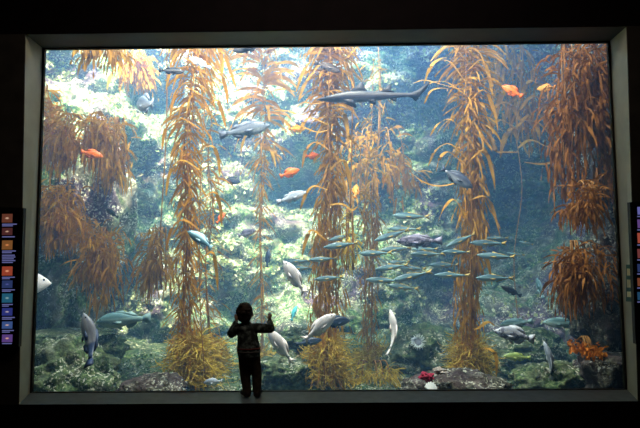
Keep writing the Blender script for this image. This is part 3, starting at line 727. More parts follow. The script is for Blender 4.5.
def fish(name, kind, mat, label, px, py, Y, ang, L, yaw=0.0, roll=0.0, group=None, upv=None, eyed=True):
    root = empty(name, (0, 0, 0), label, 'fish', group)
    body, finm = FM[mat]
    for k, ms in KIND[kind].items():
        if k == 'eye' and not eyed: continue
        for me in (ms if isinstance(ms, list) else [ms]):
            o = bpy.data.objects.new(k, me); COL.objects.link(o); o.parent = root
            if not me.materials: me.materials.append(None)
            sl = o.material_slots[0]; sl.link = 'OBJECT'
            sl.material = m_eye if k == 'eye' else body if k == 'body' else finm
            if not me.polygons[0].use_smooth: me.polygons.foreach_set('use_smooth', [True]*len(me.polygons))
    place(root, px, py, Y, ang, L, yaw, roll, upv)
    return root
# the silver school: (px, py, depth, heading, length, label)
SCHOOL = [
 (411, 216, 2.0, 178, 38, 'topmost mackerel of the school, right of the faded kelp tangle'),
 (404, 229, 2.3, 178, 32, 'second mackerel from the top, just above the tilted one'),
 (392, 235, 1.8, 197, 38, 'nose down mackerel just left of the purple mottled rockfish'),
 (396, 249, 2.1, 184, 32, 'mackerel below the nose down one and left of the rockfish'),
 (375, 253, 1.7, 181, 34, 'leftmost mackerel of the middle row, in front of the thin faded kelp'),
 (427, 254, 1.8, 180, 34, 'mackerel directly under the purple mottled rockfish'),
 (425, 249, 2.4, 180, 26, 'small far mackerel tucked under the belly of the mottled rockfish'),
 (461, 240, 1.5, 203, 33, 'steeply tilted mackerel in front of the straight amber kelp'),
 (488, 243, 1.5, 178, 36, 'upper mackerel right of the straight amber kelp, seen broadside'),
 (496, 238, 2.3, 179, 22, 'thin far mackerel just above the upper one right of the amber kelp'),
 (456, 252, 1.6, 179, 30, 'mackerel level in front of the straight amber kelp, below the tilted one'),
 (496, 256, 1.4, 176, 37, 'middle large mackerel right of the straight amber kelp'),
 (495, 278, 1.4, 179, 39, 'lowest large mackerel right of the straight amber kelp, yellow belly line'),
 (451, 275, 1.5, 179, 34, 'lowest mackerel whose tail crosses the straight amber kelp'),
 (444, 265, 1.9, 180, 32, 'mackerel with its tail touching the left side of the amber kelp, middle height'),
 (392, 267, 1.7, 187, 34, 'nose down mackerel in the thick of the lower cluster, upper left'),
 (412, 268, 2.0, 177, 28, 'mackerel in the lower cluster with its yellow tail nearest the right'),
 (411, 276, 1.6, 193, 39, 'long tilted mackerel in the middle of the lower cluster'),
 (383, 280, 1.7, 178, 35, 'mackerel crossing the thin faded kelp low in the school'),
 (403, 287, 1.8, 173, 31, 'lowest mackerel of the lower cluster, nose slightly up'),
 (399, 262, 2.4, 182, 22, 'far small mackerel at the top of the lower cluster'),
 (383, 261, 2.5, 150, 14, 'tiny far mackerel with its nose up at the left of the lower cluster'),
 (341, 245, 1.5, 187, 36, 'mackerel at the right edge of the central kelp column, lower of two'),
 (341, 237, 1.8, 195, 27, 'mackerel at the right edge of the central kelp column, upper of two'),
 (323, 259, 1.5, 183, 29, 'mackerel in the middle of the central kelp column, upper of two'),
 (329, 278, 1.5, 185, 30, 'mackerel in the middle of the central kelp column, lower of two'),
 (298, 261, 2.3, 181, 27, 'upper of two mackerel left of the central kelp behind the pale fish'),
 (300, 268, 2.1, 181, 28, 'lower of two mackerel left of the central kelp behind the pale fish'),
 (526, 243, 2.6, 168, 15, 'small lone mackerel far right of the school in dark blue water'),
 (515, 254, 2.6, 172, 17, 'small mackerel trailing right behind the middle large one'),
]
for i, (px, py, Y, a, L, lb) in enumerate(SCHOOL):
    fish('mackerel', 'mackbend' if i % 4 == 1 else 'mackerel', 'mackerel', 'slim silver blue '+lb if len(lb.split()) < 14 else lb, px, py, Y, a, L, R(-8, 8), 0, 'silver blue mackerel school')
G = 'bright orange damselfish'
for (px, py, Y, a, L, yaw, mt, lb) in [
 (92, 154, 1.9, -12, 21, 15, 'garibaldi', 'red orange fish in front of the amber kelp clump on the left'),
 (290, 173, 2.0, 22, 21, 15, 'garibaldi', 'orange fish heading up right against the blue hollow, below two paler ones'),
 (297, 129, 2.2, 4, 16, 30, 'amber', 'small yellow orange fish right of the big grey bass'),
 (313, 156, 2.3, 6, 15, 30, 'garibaldi', 'small orange fish at the left edge of the central kelp column'),
 (356, 191, 1.9, 82, 15, 30, 'amber', 'small yellow orange fish swimming upward right of the central kelp'),
 (221, 218, 2.3, 58, 13, 30, 'garibaldi', 'tiny red orange fish right of the leftmost full kelp'),
 (512, 91, 1.7, 146, 23, 10, 'garibaldi', 'red orange fish in the upper right, larger of the two there'),
 (546, 88, 1.9, 175, 15, 35, 'amber', 'yellow orange fish beside the upper right kelp curtain')]:
    fish('garibaldi', 'deep', mt, lb, px, py, Y, a, L, yaw, 0, G)
PG = 'pale pinkish fish'
fish('sheephead', 'perch', 'pale', 'pale pink fish with its head up, left of the central kelp', 294, 277, 1.1, 124, 39, 10, 0, PG)
fish('sheephead', 'perch', 'pale', 'pale pink fish diving past the right hand of the child', 280, 346, 0.8, 128, 40, 5, 0, PG)
fish('sheephead', 'perch', 'pale', 'pale pink fish heading up right in front of the central kelp', 320, 327, 0.9, 38, 40, 8, 0, PG)
fish('rockfish', 'deep', 'blue', 'dark blue fish just behind the head of the pale fish at the central kelp', 337, 322, 1.4, 5, 26, 15)
fish('rockfish', 'bass', 'blue', 'dark blue fish behind the tail of the pale fish near the central kelp', 309, 342, 1.6, 8, 26, 10)
fish('kelp_bass', 'bass', 'grey', 'big blue grey bass between the two tall kelps left of the shark', 245, 130, 1.5, 12, 52, 5)
fish('kelp_bass', 'bass', 'silver', 'silver grey fish near the water top in front of the leftmost full kelp', 200, 63, 1.3, 150, 27, 10)
fish('blacksmith', 'bass', 'dark', 'small dark fish near the water top left of the leftmost full kelp', 172, 71, 1.3, -2, 25, 10)
fish('rockfish', 'bass', 'dark', 'black fish cut by the top edge of the window', 248, 47.5, 0.9, 183, 34, 20)
fish('rockfish', 'bass', 'brown', 'brown fish in front of the central kelp above the shark head', 328, 67, 1.6, -16, 28, 15)
fish('surfperch', 'deep', 'silver', 'rounded pale grey fish against the shaded rock in the upper left', 145, 104, 1.8, 160, 30, 50)
fish('kelp_bass', 'bass', 'silver', 'slim pale grey fish heading up right below the orange fish', 292, 197, 1.9, 20, 32, 8)
fish('blacksmith', 'deep', 'blue', 'dim dark blue fish below the big grey bass', 232, 181, 3.0, -8, 18, 10)
fish('mackerel', 'bassbend', 'bluegreen', 'blue green fish with a pale back crossing the leftmost full kelp', 202, 240, 1.2, 150, 36, 10)
fish('blacksmith', 'bass', 'dark', 'small dark fish above the orange brown kelp clump on the left', 112, 213, 2.4, 148, 18, 20)
fish('kelp_bass', 'bass', 'teal', 'large teal green bass low on the left, seen broadside', 123, 320, 1.1, 184, 56, 5)
fish('sheephead', 'bassbend', 'twotone', 'grey fish with a dark blue rear hanging head up in the lower left', 91, 339, 0.6, 112, 54, 10)
fish('surfperch', 'deep', 'pale', 'pale fish entering from behind the left edge of the window', 13, 286, 0.7, 5, 48, 50)
fish('blacksmith', 'bass', 'cyan', 'small bright cyan fish swimming upward right of the child', 294, 313, 2.6, 70, 15, 20)
fish('rockfish', 'deep', 'spotted', 'grey white spotted fish with a deep body in the lower right', 514, 335, 0.9, 168, 38, 8)
fish('kelp_bass', 'bass', 'teal', 'dim teal fish just behind the grey white spotted fish', 516, 323, 2.0, 188, 30, 15)
fish('surfperch', 'bass', 'lime', 'small yellow green fish below the grey white spotted fish', 517, 357, 1.3, 176, 26, 5)
fish('white_seabass', 'bassbend', 'silver', 'slender pale grey fish pointing straight up in the lower right', 552, 362, 0.9, 108, 41, 5, 0, None, (-0.3, -1, 0))
fish('kelp_bass', 'bass', 'teal', 'pale green fish at the far right above the slender upright one', 561, 323, 2.0, 178, 34, 10)
fish('blacksmith', 'bass', 'dark', 'dark fish below the lowest large mackerel on the right', 511, 291, 2.2, 152, 20, 15)
fish('blacksmith', 'bass', 'bluegreen', 'dim blue fish hanging upright in the dark water left of the kelp mop', 540, 288, 2.6, 100, 20, 15)
fish('white_seabass', 'bassbend', 'pale', 'slender white fish hanging head up between the thin kelp and the round anemone', 395, 331, 1.3, 101, 42, 10, 0, None, (0.4, -1, 0))
fish('rockfish', 'bass', 'mottled', 'purple mottled rockfish in the middle of the silver school', 419, 241, 1.7, 180, 44, 10)
fish('surfperch', 'perch', 'whitebelly', 'dark fish with a white underside left of the straight amber kelp', 457, 178, 1.4, -32, 38, 5)
fish('rockfish', 'deep', 'mottled', 'small mottled grey fish below the tiny red orange one', 247, 233, 3.0, 18, 18, 15)
fish('blacksmith', 'bass', 'blue', 'dim dark fish hanging upright beside the slim pale kelp', 268, 258, 2.9, 85, 18, 15)
fish('surfperch', 'perch', 'silver', 'pale blue grey fish at the foot of the leftmost full kelp', 213, 382, 1.0, 188, 20, 15)

# leopard shark
P_SH = [(0, -.006, -.012, .008), (.05, .008, -.022, .028), (.15, .030, -.036, .050), (.3, .056, -.046, .058), (.45, .058, -.048, .052), (.6, .044, -.038, .038), (.8, .026, -.022, .02), (1, .015, -.013, .010)]
root = empty('leopard_shark', (0, 0, 0), 'long dark grey leopard shark gliding left near the water top', 'shark')
m_sh = fish_mat('shark skin', (0.022, 0.02, 0.026), (0.04, 0.036, 0.046), (0.26, 0.25, 0.27), spot=0.5, scol=(0.025, 0.022, 0.03), z0=-.062, z1=.03, sscale=17, rough=0.45)
m_shf = plain('shark fin skin', (0.02, 0.018, 0.024), 0.6)
def sh(nm, me, mat=m_shf): return link(nm, me, mat, root)
sh('body', loft('body', P_SH, 16, 28, 0.0, 0.5, -0.40), m_sh)
sh('dorsal_fin', fin('dorsal_fin', [(.215, .046), (.15, .095), (.10, .142), (.078, .136), (.066, .085), (.035, .05), (.12, .03)], .010))
sh('dorsal_fin', fin('dorsal_fin', [(-.065, .035), (-.12, .075), (-.158, .108), (-.172, .10), (-.172, .055), (-.20, .03), (-.13, .015)], .009))
sh('anal_fin', fin('anal_fin', [(-.15, -.024), (-.19, -.05), (-.215, -.058), (-.22, -.022), (-.18, -.015)], .006))
for sg in (1, -1):
    sh('pectoral_fin', fin('pectoral_fin', [(.265, -.035), (.20, -.075), (.145, -.108), (.14, -.085), (.17, -.035), (.22, -.028)], .006, sg*.05, 0, -sg*0.5))
    sh('pelvic_fin', fin('pelvic_fin', [(.04, -.038), (.0, -.068), (-.035, -.08), (-.035, -.042), (0, -.03)], .006, sg*.03, 0, -sg*0.4))
sh('tail_fin', fin('tail_fin', [(-.33, .016), (-.40, .038), (-.47, .085), (-.505, .115), (-.515, .105), (-.495, .07), (-.475, .038), (-.43, -.005), (-.40, -.05), (-.385, -.062), (-.355, -.03), (-.32, -.016)], .007))
for me in eyes(.008, .42, .040, .008): link('eye', me, m_eye, root)
place(root, 372, 96.5, 1.5, 180, 113, 6)
for o in (root,): o.rotation_euler.rotate(Matrix.Rotation(math.radians(0), 4, 'Y').to_euler())

# ------------------------------------------------------------------ small things on the rocks
def anemone(name, label, px, py, Y, rpx, mat, discm):
    s = mpp(Y); c = at(px, py, Y); root = empty(name, c, label, 'anemone')
    bm = bmesh.new(); bmesh.ops.create_cone(bm, cap_ends=True, segments=16, radius1=rpx*s*0.55, radius2=rpx*s*0.5, depth=rpx*s*2.0, matrix=Matrix.Translation((0, rpx*s*1.0, -rpx*s*0.2)) @ Matrix.Rotation(PI/2, 4, 'X'))
    link('column', bm_mesh('column', bm), discm, root)
    bm = bmesh.new(); bmesh.ops.create_uvsphere(bm, u_segments=16, v_segments=8, radius=rpx*s*0.5)
    for v in bm.verts: v.co.y *= 0.35
    link('oral_disc', bm_mesh('oral_disc', bm), discm, root)
    vs, fs = [], []
    for k in range(40):
        a = 2*PI*k/40+R(-0.1, 0.1); q = V((math.cos(a), 0, math.sin(a)))
        r0 = rpx*s*R(0.3, 0.5); r1 = rpx*s*R(0.85, 1.1)
        tube_geo(vs, fs, smooth_path([q*r0, q*(r0+r1)*0.5+V((0, -0.25*rpx*s, 0)), q*r1+V((0, -0.1*rpx*s, 0))], 5), lambda t: rpx*s*0.06*(1.2-t), 5)
    o = link('tentacle', mesh('tentacle', vs, fs), mat, root); o['kind'] = 'stuff'
    return root
m_an = plain('pale blue anemone', (0.70, 0.78, 0.92), 0.6); m_an2 = plain('lavender anemone', (0.4, 0.42, 0.55), 0.6)
anemone('sea_anemone', 'pale blue round anemone on the dim green mound', 418, 342, 2.35, 8, m_an, m_an2)
m_red = plain('crimson sponge', (0.30, 0.02, 0.05), 0.8, 0.2, 0.5, 30, 0.6)
def crust(name, label, px, py, rx, ry, Y, mat, cat, seed, dep=0.08):
    s = mpp(Y); return boulder(name, label, at(px, py, Y), (rx*s, dep, ry*s), mat, seed, cat, None, 0, 0.5)
crust('sponge', 'crimson sponge patch on the pink rock ridge', 427, 377, 6.5, 4, 0.42, m_red, 'sponge', 2.0)
crust('sponge', 'pale cream sponge along the crest of the pink rock ridge', 440, 371, 6, 2.5, 0.45, plain('cream sponge', (0.24, 0.20, 0.18), 0.9, 0.1, 0.5, 40, 0.8), 'sponge', 6.0)
# a white shell standing at the glass
bm = bmesh.new(); c0 = bm.verts.new((0, 0, 0)); rim = []
for k in range(15):
    a = PI*(0.12+0.76*k/14); r = 0.062*(1+0.06*math.cos(k*PI)); rim.append((r*math.cos(a), r*math.sin(a)))
fr_ = [bm.verts.new((x, -0.018*math.sin(PI*k/14), z)) for k, (x, z) in enumerate(rim)]
bk_ = [bm.verts.new((x*0.95, 0.012, z*0.95)) for x, z in rim]; c1 = bm.verts.new((0, 0.02, 0))
for k in range(14):
    bm.faces.new((c0, fr_[k], fr_[k+1])); bm.faces.new((c1, bk_[k+1], bk_[k])); bm.faces.new((fr_[k], bk_[k], bk_[k+1], fr_[k+1]))
bm.faces.new((c0, c1, bk_[0], fr_[0])); bm.faces.new((c0, fr_[-1], bk_[-1], c1))
o = link('scallop_shell', bm_mesh('scallop_shell', bm), plain('white shell', (0.85, 0.85, 0.83), 0.4), None, False); o.scale = (1.1, 1.1, 1.5); o.location = at(431, 391.5, 0.22); o.rotation_euler = (-0.85, 0.3, 0)
tag(o, 'white shell at the glass in front of the pink rock ridge', 'shell')

# ------------------------------------------------------------------ the child on the sill
YC = -0.20
def cp(px, py, dy=0.0): return at(px, py, YC+dy)
foot = at(248, 398.5, YC)
def capsule(bm, a, b, ra, rb, n=10):
    d = b-a; L = d.length
    for c, r in ((a, ra), (b, rb)): bmesh.ops.create_uvsphere(bm, u_segments=n, v_segments=n//2+2, radius=r, matrix=Matrix.Translation(c))
    if L < 1e-5: return
    q = d.to_track_quat('Z', 'Y').to_matrix().to_4x4()
    bmesh.ops.create_cone(bm, cap_ends=True, segments=n, radius1=ra, radius2=rb, depth=L, matrix=Matrix.Translation((a+b)/2) @ q)
def ellipsoid(bm, c, r, n=16):
    bmesh.ops.create_uvsphere(bm, u_segments=n, v_segments=n//2+2, radius=1, matrix=Matrix.Translation(c) @ Matrix.Diagonal((*r, 1)))
def fuse(name, bm, mat, parent, vox=0.004, smooth=6):
    """weld the overlapping volumes into one continuous skin"""
    me = bpy.data.meshes.new(name); bm.to_mesh(me); bm.free()
    o = bpy.data.objects.new(name, me); COL.objects.link(o)
    r = o.modifiers.new('r', 'REMESH'); r.mode = 'VOXEL'; r.voxel_size = vox
    sm = o.modifiers.new('s', 'SMOOTH'); sm.iterations = smooth; sm.factor = 0.5
    dg = bpy.context.evaluated_depsgraph_get(); me2 = bpy.data.meshes.new_from_object(o.evaluated_get(dg))
    bpy.data.objects.remove(o); bpy.data.meshes.remove(me); me2.name = name
    return link(name, me2, mat, parent)
P = dict(head=cp(245, 313), neck=cp(246, 325), chest=cp(247, 333), belly=cp(248.5, 347), hip=cp(249, 354),
         shl=cp(238.5, 328.5), shr=cp(256, 328), ell=cp(231.5, 333.5, .05), elr=cp(270.5, 328.5, .05), hal=cp(236.5, 320.5, .145), har=cp(269.6, 319.5, .165),
         hpl=cp(244.5, 355), hpr=cp(253.8, 355), knl=cp(245.2, 376, .012), knr=cp(256.8, 375, .012), anl=cp(247.3, 393), anr=cp(257, 391.5))
m_skin = plain('skin', (0.36, 0.20, 0.14), 0.5, 0.3, 0.06); m_hair = plain('dark brown hair', (0.035, 0.02, 0.014), 0.6, 0.3, 0.4, 40, 0.6)
t = NT('dark patterned jacket'); f1 = t.noise(26, 3); 
tc = t.n('ShaderNodeTexCoord'); spz = t.n('ShaderNodeSeparateXYZ'); t.l(tc.outputs['Object'], spz.inputs[0])
jc = t.ramp(f1, [(0.45, (0.03, 0.036, 0.034)), (0.55, (0.10, 0.125, 0.115)), (0.66, (0.22, 0.25, 0.23))])
m_jack = t.bsdf(jc, 0.75, 0.15, f1, 0.005, 0.3)
m_hem = plain('red and grey striped hem', (0.26, 0.08, 0.07), 0.8, 0.1); m_hem2 = plain('grey hem stripe', (0.16, 0.15, 0.14), 0.8, 0.1)
m_trou = plain('dark brown trousers', (0.075, 0.055, 0.04), 0.8, 0.1, 0.3, 30); m_shoe = plain('dark shoes', (0.03, 0.02, 0.016), 0.5)
child = empty('person', V((foot.x, YC, 0)), 'small child in dark patterned jacket standing on the sill with raised hands on the glass', 'person')
org = V((foot.x, YC, 0))
Q = {k: v-org for k, v in P.items()}
def hand(bm, wrist, up_, side, k):
    """a small open hand: palm, four fingers and a thumb laid against the pane"""
    pal = wrist+up_*0.020
    capsule(bm, wrist, pal, 0.013, 0.016)
    for i, (o_, l_) in enumerate(((-0.0125, .024), (-0.0042, .030), (0.0042, .028), (0.0125, .021))):
        a = pal+side*o_+up_*0.008; d1 = (up_+side*o_*18+V((0, 0.25, 0))).normalized(); b = a+d1*l_*0.6; c = b+(d1+V((0, -0.35, 0))).normalized()*l_*0.5
        capsule(bm, a, b, 0.0046, 0.0042, 8); capsule(bm, b, c, 0.0042, 0.0036, 8)
    a = wrist+side*k*0.010+up_*0.008; b = a+(side*k*1.0+up_*0.5).normalized()*0.018; c = b+(side*k*0.5+up_).normalized()*0.013
    capsule(bm, a, b, 0.0056, 0.005, 8); capsule(bm, b, c, 0.005, 0.004, 8)
bm = bmesh.new()
h = Q['head']; ellipsoid(bm, h, (0.064, 0.074, 0.082)); ellipsoid(bm, h+V((0, 0.045, -0.03)), (0.042, 0.036, 0.040))
ellipsoid(bm, h+V((0, 0.078, -0.012)), (0.009, 0.012, 0.010)); 
for sg in (1, -1):
    ellipsoid(bm, h+V((sg*0.066, -0.002, -0.012)), (0.008, 0.014, 0.020)); ellipsoid(bm, h+V((sg*0.03, 0.055, -0.028)), (0.022, 0.02, 0.02))
ellipsoid(bm, h+V((0, 0.070, -0.040)), (0.016, 0.012, 0.006))
capsule(bm, h+V((0, -0.005, -0.04)), Q['chest'], 0.034, 0.042); capsule(bm, Q['chest'], Q['belly'], 0.062, 0.066); capsule(bm, Q['belly'], Q['hip'], 0.066, 0.064)
for a, b, c, hd in (('shl', 'ell', 'hal', 1), ('shr', 'elr', 'har', -1)):
    capsule(bm, Q['chest']+V((0, 0, 0.02)), Q[a], 0.034, 0.030); capsule(bm, Q[a], Q[b], 0.028, 0.022); capsule(bm, Q[b], Q[c], 0.021, 0.013)
hand(bm, Q['hal'], V((-0.05, 0.10, 1)).normalized(), V((1, 0, 0.05)).normalized(), 1)
hand(bm, Q['har'], V((0.08, 0.10, 1)).normalized(), V((1, 0, -0.08)).normalized(), -1)
for a, b, c in (('hpl', 'knl', 'anl'), ('hpr', 'knr', 'anr')):
    capsule(bm, Q[a], Q[b], 0.046, 0.034); capsule(bm, Q[b], Q[c], 0.032, 0.022)
fuse('body', bm, m_skin, child, 0.0026, 4)
for sg in (1, -1):
    bm = bmesh.new(); bmesh.ops.create_uvsphere(bm, u_segments=10, v_segments=8, radius=0.009, matrix=Matrix.Translation(h+V((sg*0.026, 0.068, 0.004)))); link('eye', bm_mesh('eye', bm), m_eye, child)
bm = bmesh.new()
ellipsoid(bm, h+V((0, -0.008, 0.010)), (0.071, 0.076, 0.084)); ellipsoid(bm, h+V((0, -0.032, -0.030)), (0.060, 0.048, 0.055))
for k in range(26):
    a = R(0, 2*PI); b = R(-0.3, 1.2); q = V((math.cos(a)*math.cos(b)*0.070, -0.008+math.sin(a)*math.cos(b)*0.074-0.008, math.sin(b)*0.082+0.01))
    if q.y > 0.045 and q.z < 0.03: continue
    ellipsoid(bm, h+q*0.92, (0.016, 0.016, 0.012), 8)
# cut the face free
o = fuse('hair', bm, m_hair, child, 0.004, 3)
bmx = bmesh.new(); bmx.from_mesh(o.data)
bmesh.ops.delete(bmx, geom=[v for v in bmx.verts if v.co.y-h.y > 0.040 and v.co.z-h.z < 0.035], context='VERTS'); bmx.to_mesh(o.data); bmx.free()
bm = bmesh.new()
capsule(bm, Q['chest']+V((0, 0, 0.008)), Q['belly'], 0.082, 0.098, 16); capsule(bm, Q['belly'], Q['hip']+V((0, 0, 0.008)), 0.100, 0.100, 16)
capsule(bm, Q['neck']+V((0, 0, -0.018)), Q['neck']+V((0, 0, -0.004)), 0.052, 0.050, 12)
for a, b, c in (('shl', 'ell', 'hal'), ('shr', 'elr', 'har')):
    capsule(bm, Q['chest']+V((0, 0, 0.022)), Q[a], 0.055, 0.046); capsule(bm, Q[a], Q[b], 0.045, 0.040); w_ = Q[b].lerp(Q[c], 0.80); capsule(bm, Q[b], w_, 0.039, 0.025)
ellipsoid(bm, Q['neck']+V((0, -0.045, -0.03)), (0.066, 0.036, 0.030))
jk = fuse('jacket', bm, m_jack, child, 0.005, 4)
bmx = bmesh.new(); bmx.from_mesh(jk.data); zc = Q['hip'].z-0.015
bmesh.ops.bisect_plane(bmx, geom=bmx.verts[:]+bmx.edges[:]+bmx.faces[:], plane_co=(0, 0, zc), plane_no=(0, 0, 1), clear_inner=True)
bmesh.ops.holes_fill(bmx, edges=[e for e in bmx.edges if e.is_boundary]); bmx.to_mesh(jk.data); bmx.free()
def band(nm, z, hgt, rx, ry, mat):
    vs, fs = [], []; n = 32; c = Q['belly'].lerp(Q['hip'], 0.5)
    for (dz, k) in ((0, 1), (hgt, 1), (hgt, .93), (0, .93)):
        for i in range(n): a = 2*PI*i/n; vs.append(V((c.x+rx*k*math.cos(a), c.y+ry*k*math.sin(a), z+dz)))
    for r_ in range(4):
        for i in range(n): fs.append((r_*n+i, r_*n+(i+1) % n, ((r_+1) % 4)*n+(i+1) % n, ((r_+1) % 4)*n+i))
    return link(nm, mesh(nm, vs, fs), mat, jk)
tag(band('hem_stripe', Q['belly'].z-0.012, 0.012, 0.102, 0.101, m_hem), 'dull red stripe')
tag(band('hem_stripe', Q['belly'].z-0.040, 0.014, 0.102, 0.101, m_hem2), 'grey stripe')
bm = bmesh.new()
capsule(bm, Q['hip']+V((0, 0, 0.01)), Q['hip']+V((0, 0, -0.02)), 0.078, 0.075, 14)
for a, b, c in (('hpl', 'knl', 'anl'), ('hpr', 'knr', 'anr')):
    capsule(bm, Q[a], Q[b], 0.056, 0.045, 12); capsule(bm, Q[b], Q[c]+V((0, 0, 0.006)), 0.045, 0.036, 12)
fuse('trousers', bm, m_trou, child, 0.005, 4)
for nm, ank, d in (('shoe', 'anl', V((-0.55, 0.8, 0))), ('shoe', 'anr', V((0.12, 1, 0)))):
    d = d.normalized(); a = Q[ank].copy(); bm = bmesh.new(); z0 = 0.026
    capsule(bm, V((a.x, a.y-0.01, z0+0.004)), V((a.x, a.y, z0))+d*0.085, 0.032, 0.026, 12); capsule(bm, V((a.x, a.y, z0+0.03)), V((a.x, a.y, z0)), 0.030, 0.032, 12)
    o = fuse(nm, bm, m_shoe, child, 0.005, 3)
    for v in o.data.vertices: v.co.z = max(v.co.z, 0.0)

# ------------------------------------------------------------------ back lit species panels beside the window
def emis(name, build):
    t = NT(name); c, st = build(t); e = t.n('ShaderNodeEmission')
    if hasattr(c, 'links'): t.l(c, e.inputs['Color'])
    else: e.inputs['Color'].default_value = (*c, 1)
    e.inputs['Strength'].default_value = st; t.l(e.outputs[0], t.out.inputs['Surface']); return t.m
def pic_mat(k, fg, bg_, st):
    def b(t):
        tc = t.n('ShaderNodeTexCoord'); mp = t.n('ShaderNodeMapping'); mp.inputs['Location'].default_value = (-0.5, -0.5, -0.5)
        t.l(tc.outputs['Generated'], mp.inputs[0]); sc = t.n('ShaderNodeVectorMath', operation='MULTIPLY'); sc.inputs[1].default_value = (2.3, 0, 3.6); t.l(mp.outputs[0], sc.inputs[0])
        ln = t.n('ShaderNodeVectorMath', operation='LENGTH'); t.l(sc.outputs[0], ln.inputs[0])
        nz = t.noise(9+k, 2, 'Generated'); ad = t.n('ShaderNodeMath', operation='ADD'); t.l(ln.outputs['Value'], ad.inputs[0]); t.l(nz, ad.inputs[1])
        return t.ramp(ad.outputs[0], [(0.75, fg), (1.0, tuple(x*0.5 for x in fg)), (1.0, bg_)] if False else [(0.7, fg), (0.98, bg_)]), st
    return emis('backlit photo %d' % k, b)
m_bez = plain('black panel bezel', (0.012, 0.012, 0.014), 0.4)
m_face = plain('dark panel face', (0.008, 0.008, 0.014), 0.3)
m_cap = emis('lit caption', lambda t: ((0.16, 0.17, 0.42), 0.55))
def panel(name, label, corners, pics, xs, caps, capx):
    """corners TL TR BR BL in pixels on the wall plane"""
    YP = RV-0.045; pt = lambda x, y: at(x, y, YP)
    c = [pt(*q) for q in corners]; o0 = c[0].copy(); root = empty(name, o0, label, 'sign')
    cc = sum(c, V((0, 0, 0)))/4
    prism('bezel', [p-o0 for p in c], [V((p.x, RV-0.001, p.z))-o0 for p in c], m_bez, root)
    ins = [p+(cc-p)*0.0 for p in c]
    ins = [p+V(((1 if cc.x > p.x else -1)*0.022, -0.003, (1 if cc.z > p.z else -1)*0.022)) for p in ins]
    prism('face', [p-o0 for p in ins], [p+V((0, 0.004, 0))-o0 for p in ins], m_face, root)
    for k, (y0, y1, fg, bg_, st) in enumerate(pics):
        a, b = pt(xs[0], y0), pt(xs[1], y1); x0, x1 = a.x, b.x
        q = [V((x0, YP-0.006, a.z)), V((x1, YP-0.006, a.z)), V((x1, YP-0.006, b.z)), V((x0, YP-0.006, b.z))]
        prism('photo', [p-o0 for p in q], [p+V((0, 0.003, 0))-o0 for p in q], pic_mat(k+hash_(name), fg, bg_, st), root)
    for (y0, x0, x1) in caps:
        a, b = pt(x0, y0), pt(x1, y0+0.9)
        q = [V((a.x, YP-0.006, a.z)), V((b.x, YP-0.006, a.z)), V((b.x, YP-0.006, b.z)), V((a.x, YP-0.006, b.z))]
        prism('caption', [p-o0 for p in q], [p+V((0, 0.003, 0))-o0 for p in q], m_cap, root)
    return root
def hash_(s): return len(s)
OR, SA, BL, CY = (0.85, 0.30, 0.10), (0.8, 0.5, 0.35), (0.10, 0.12, 0.40), (0.05, 0.25, 0.35)
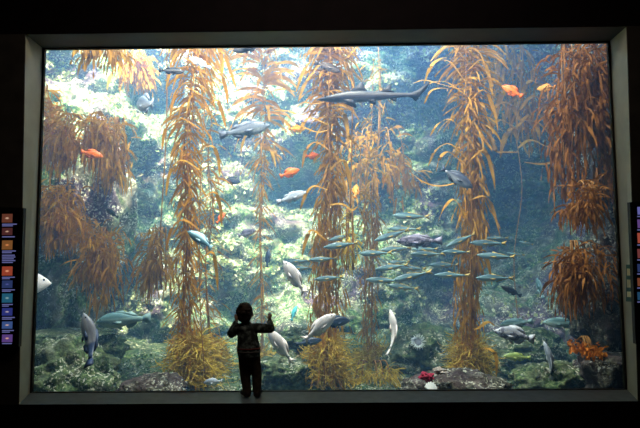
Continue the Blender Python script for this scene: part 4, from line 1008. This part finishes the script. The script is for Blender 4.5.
panel('information_panel', 'back lit panel of small fish pictures on the wall left of the window', [(-26, 206), (23.5, 208), (18.5, 347), (-31, 349)],
      [(214, 222.5, SA, (0.16, 0.05, 0.03), .55), (228, 235, SA, (0.10, 0.03, 0.03), .5), (240.5, 249.5, OR, (0.25, 0.10, 0.03), .55), (266.5, 275.5, (0.95, 0.40, 0.22), (0.35, 0.06, 0.03), .6),
       (280.5, 288, BL, (0.03, 0.05, 0.16), .55), (293.5, 302.5, (0.25, 0.42, 0.45), (0.02, 0.12, 0.2), .6), (308, 315.5, (0.5, 0.42, 0.5), (0.03, 0.04, 0.22), .6), (321.5, 328.5, (0.75, 0.5, 0.45), (0.05, 0.10, 0.28), .6), (334.5, 342, (0.85, 0.45, 0.35), (0.12, 0.06, 0.25), .6)],
      (2.5, 12.5), [(y, 2.5, x) for y, x in ((223.8, 17), (225.4, 13), (236.4, 15), (250.6, 16), (252.2, 12), (254.8, 15), (256.6, 15.5), (258.4, 14), (260.2, 15.5), (262, 13), (276.8, 15), (278.2, 10), (289.4, 15), (290.8, 11), (304, 13), (305.6, 9), (317, 15), (318.6, 12), (330, 14), (331.6, 10), (343, 12))], 2.5)
panel('information_panel', 'back lit panel of small fish pictures at the far right edge', [(630, 202), (676, 200), (682, 342), (636, 344)],
      [(207, 214.5, (0.45, 0.5, 0.85), (0.15, 0.15, 0.45), .6), (219.5, 228, (0.6, 0.5, 0.75), (0.16, 0.08, 0.3), .5), (233, 243, (0.95, 0.35, 0.2), (0.4, 0.08, 0.05), .6), (249, 258, (0.7, 0.35, 0.3), (0.2, 0.05, 0.05), .55), (264, 272, BL, (0.03, 0.05, 0.16), .5), (278, 286, OR, (0.2, 0.06, 0.03), .55), (292, 300, CY, (0.02, 0.08, 0.16), .5)],
      (637, 650), [(y, 637, 655) for y in (216, 229.5, 244.5, 259.5, 273.5, 287.5, 301.5)], 637)
# teal and cream sticker on the right reveal
def on_reveal(px, py):
    """the point of the right reveal under a pixel"""
    n = (IN[1]-OUT[1]).cross(OUT[2]-OUT[1]).normalized(); d = FW+RT*((px-320)/FPX)-UP*((py-214)/FPX)
    return CAM+d*((OUT[1]-CAM).dot(n)/d.dot(n)), (n if n.x < 0 else -n)
m_teal = plain('teal print', (0.03, 0.13, 0.12), 0.5); m_cream = plain('cream print', (0.85, 0.74, 0.42), 0.5)
o0, nn = on_reveal(631, 283); root = empty('sticker', o0, 'teal and cream striped sticker on the right side of the window recess', 'sticker')
def patch(nm, x0, x1, y0, y1, mat, off):
    q = [on_reveal(a, b)[0]+nn*off-o0 for a, b in ((x0, y0), (x1, y0+0.3), (x1, y1+0.3), (x0, y1))]
    prism(nm, q, [p-nn*0.0015 for p in q], mat, root)
patch('backing', 626.2, 634.6, 264.5, 301.5, m_teal, 0.002)
for a, b in ((268.5, 275.5), (279.5, 287.5), (291.5, 297)): patch('cream_field', 627.4, 634.4, a, b, m_cream, 0.004)
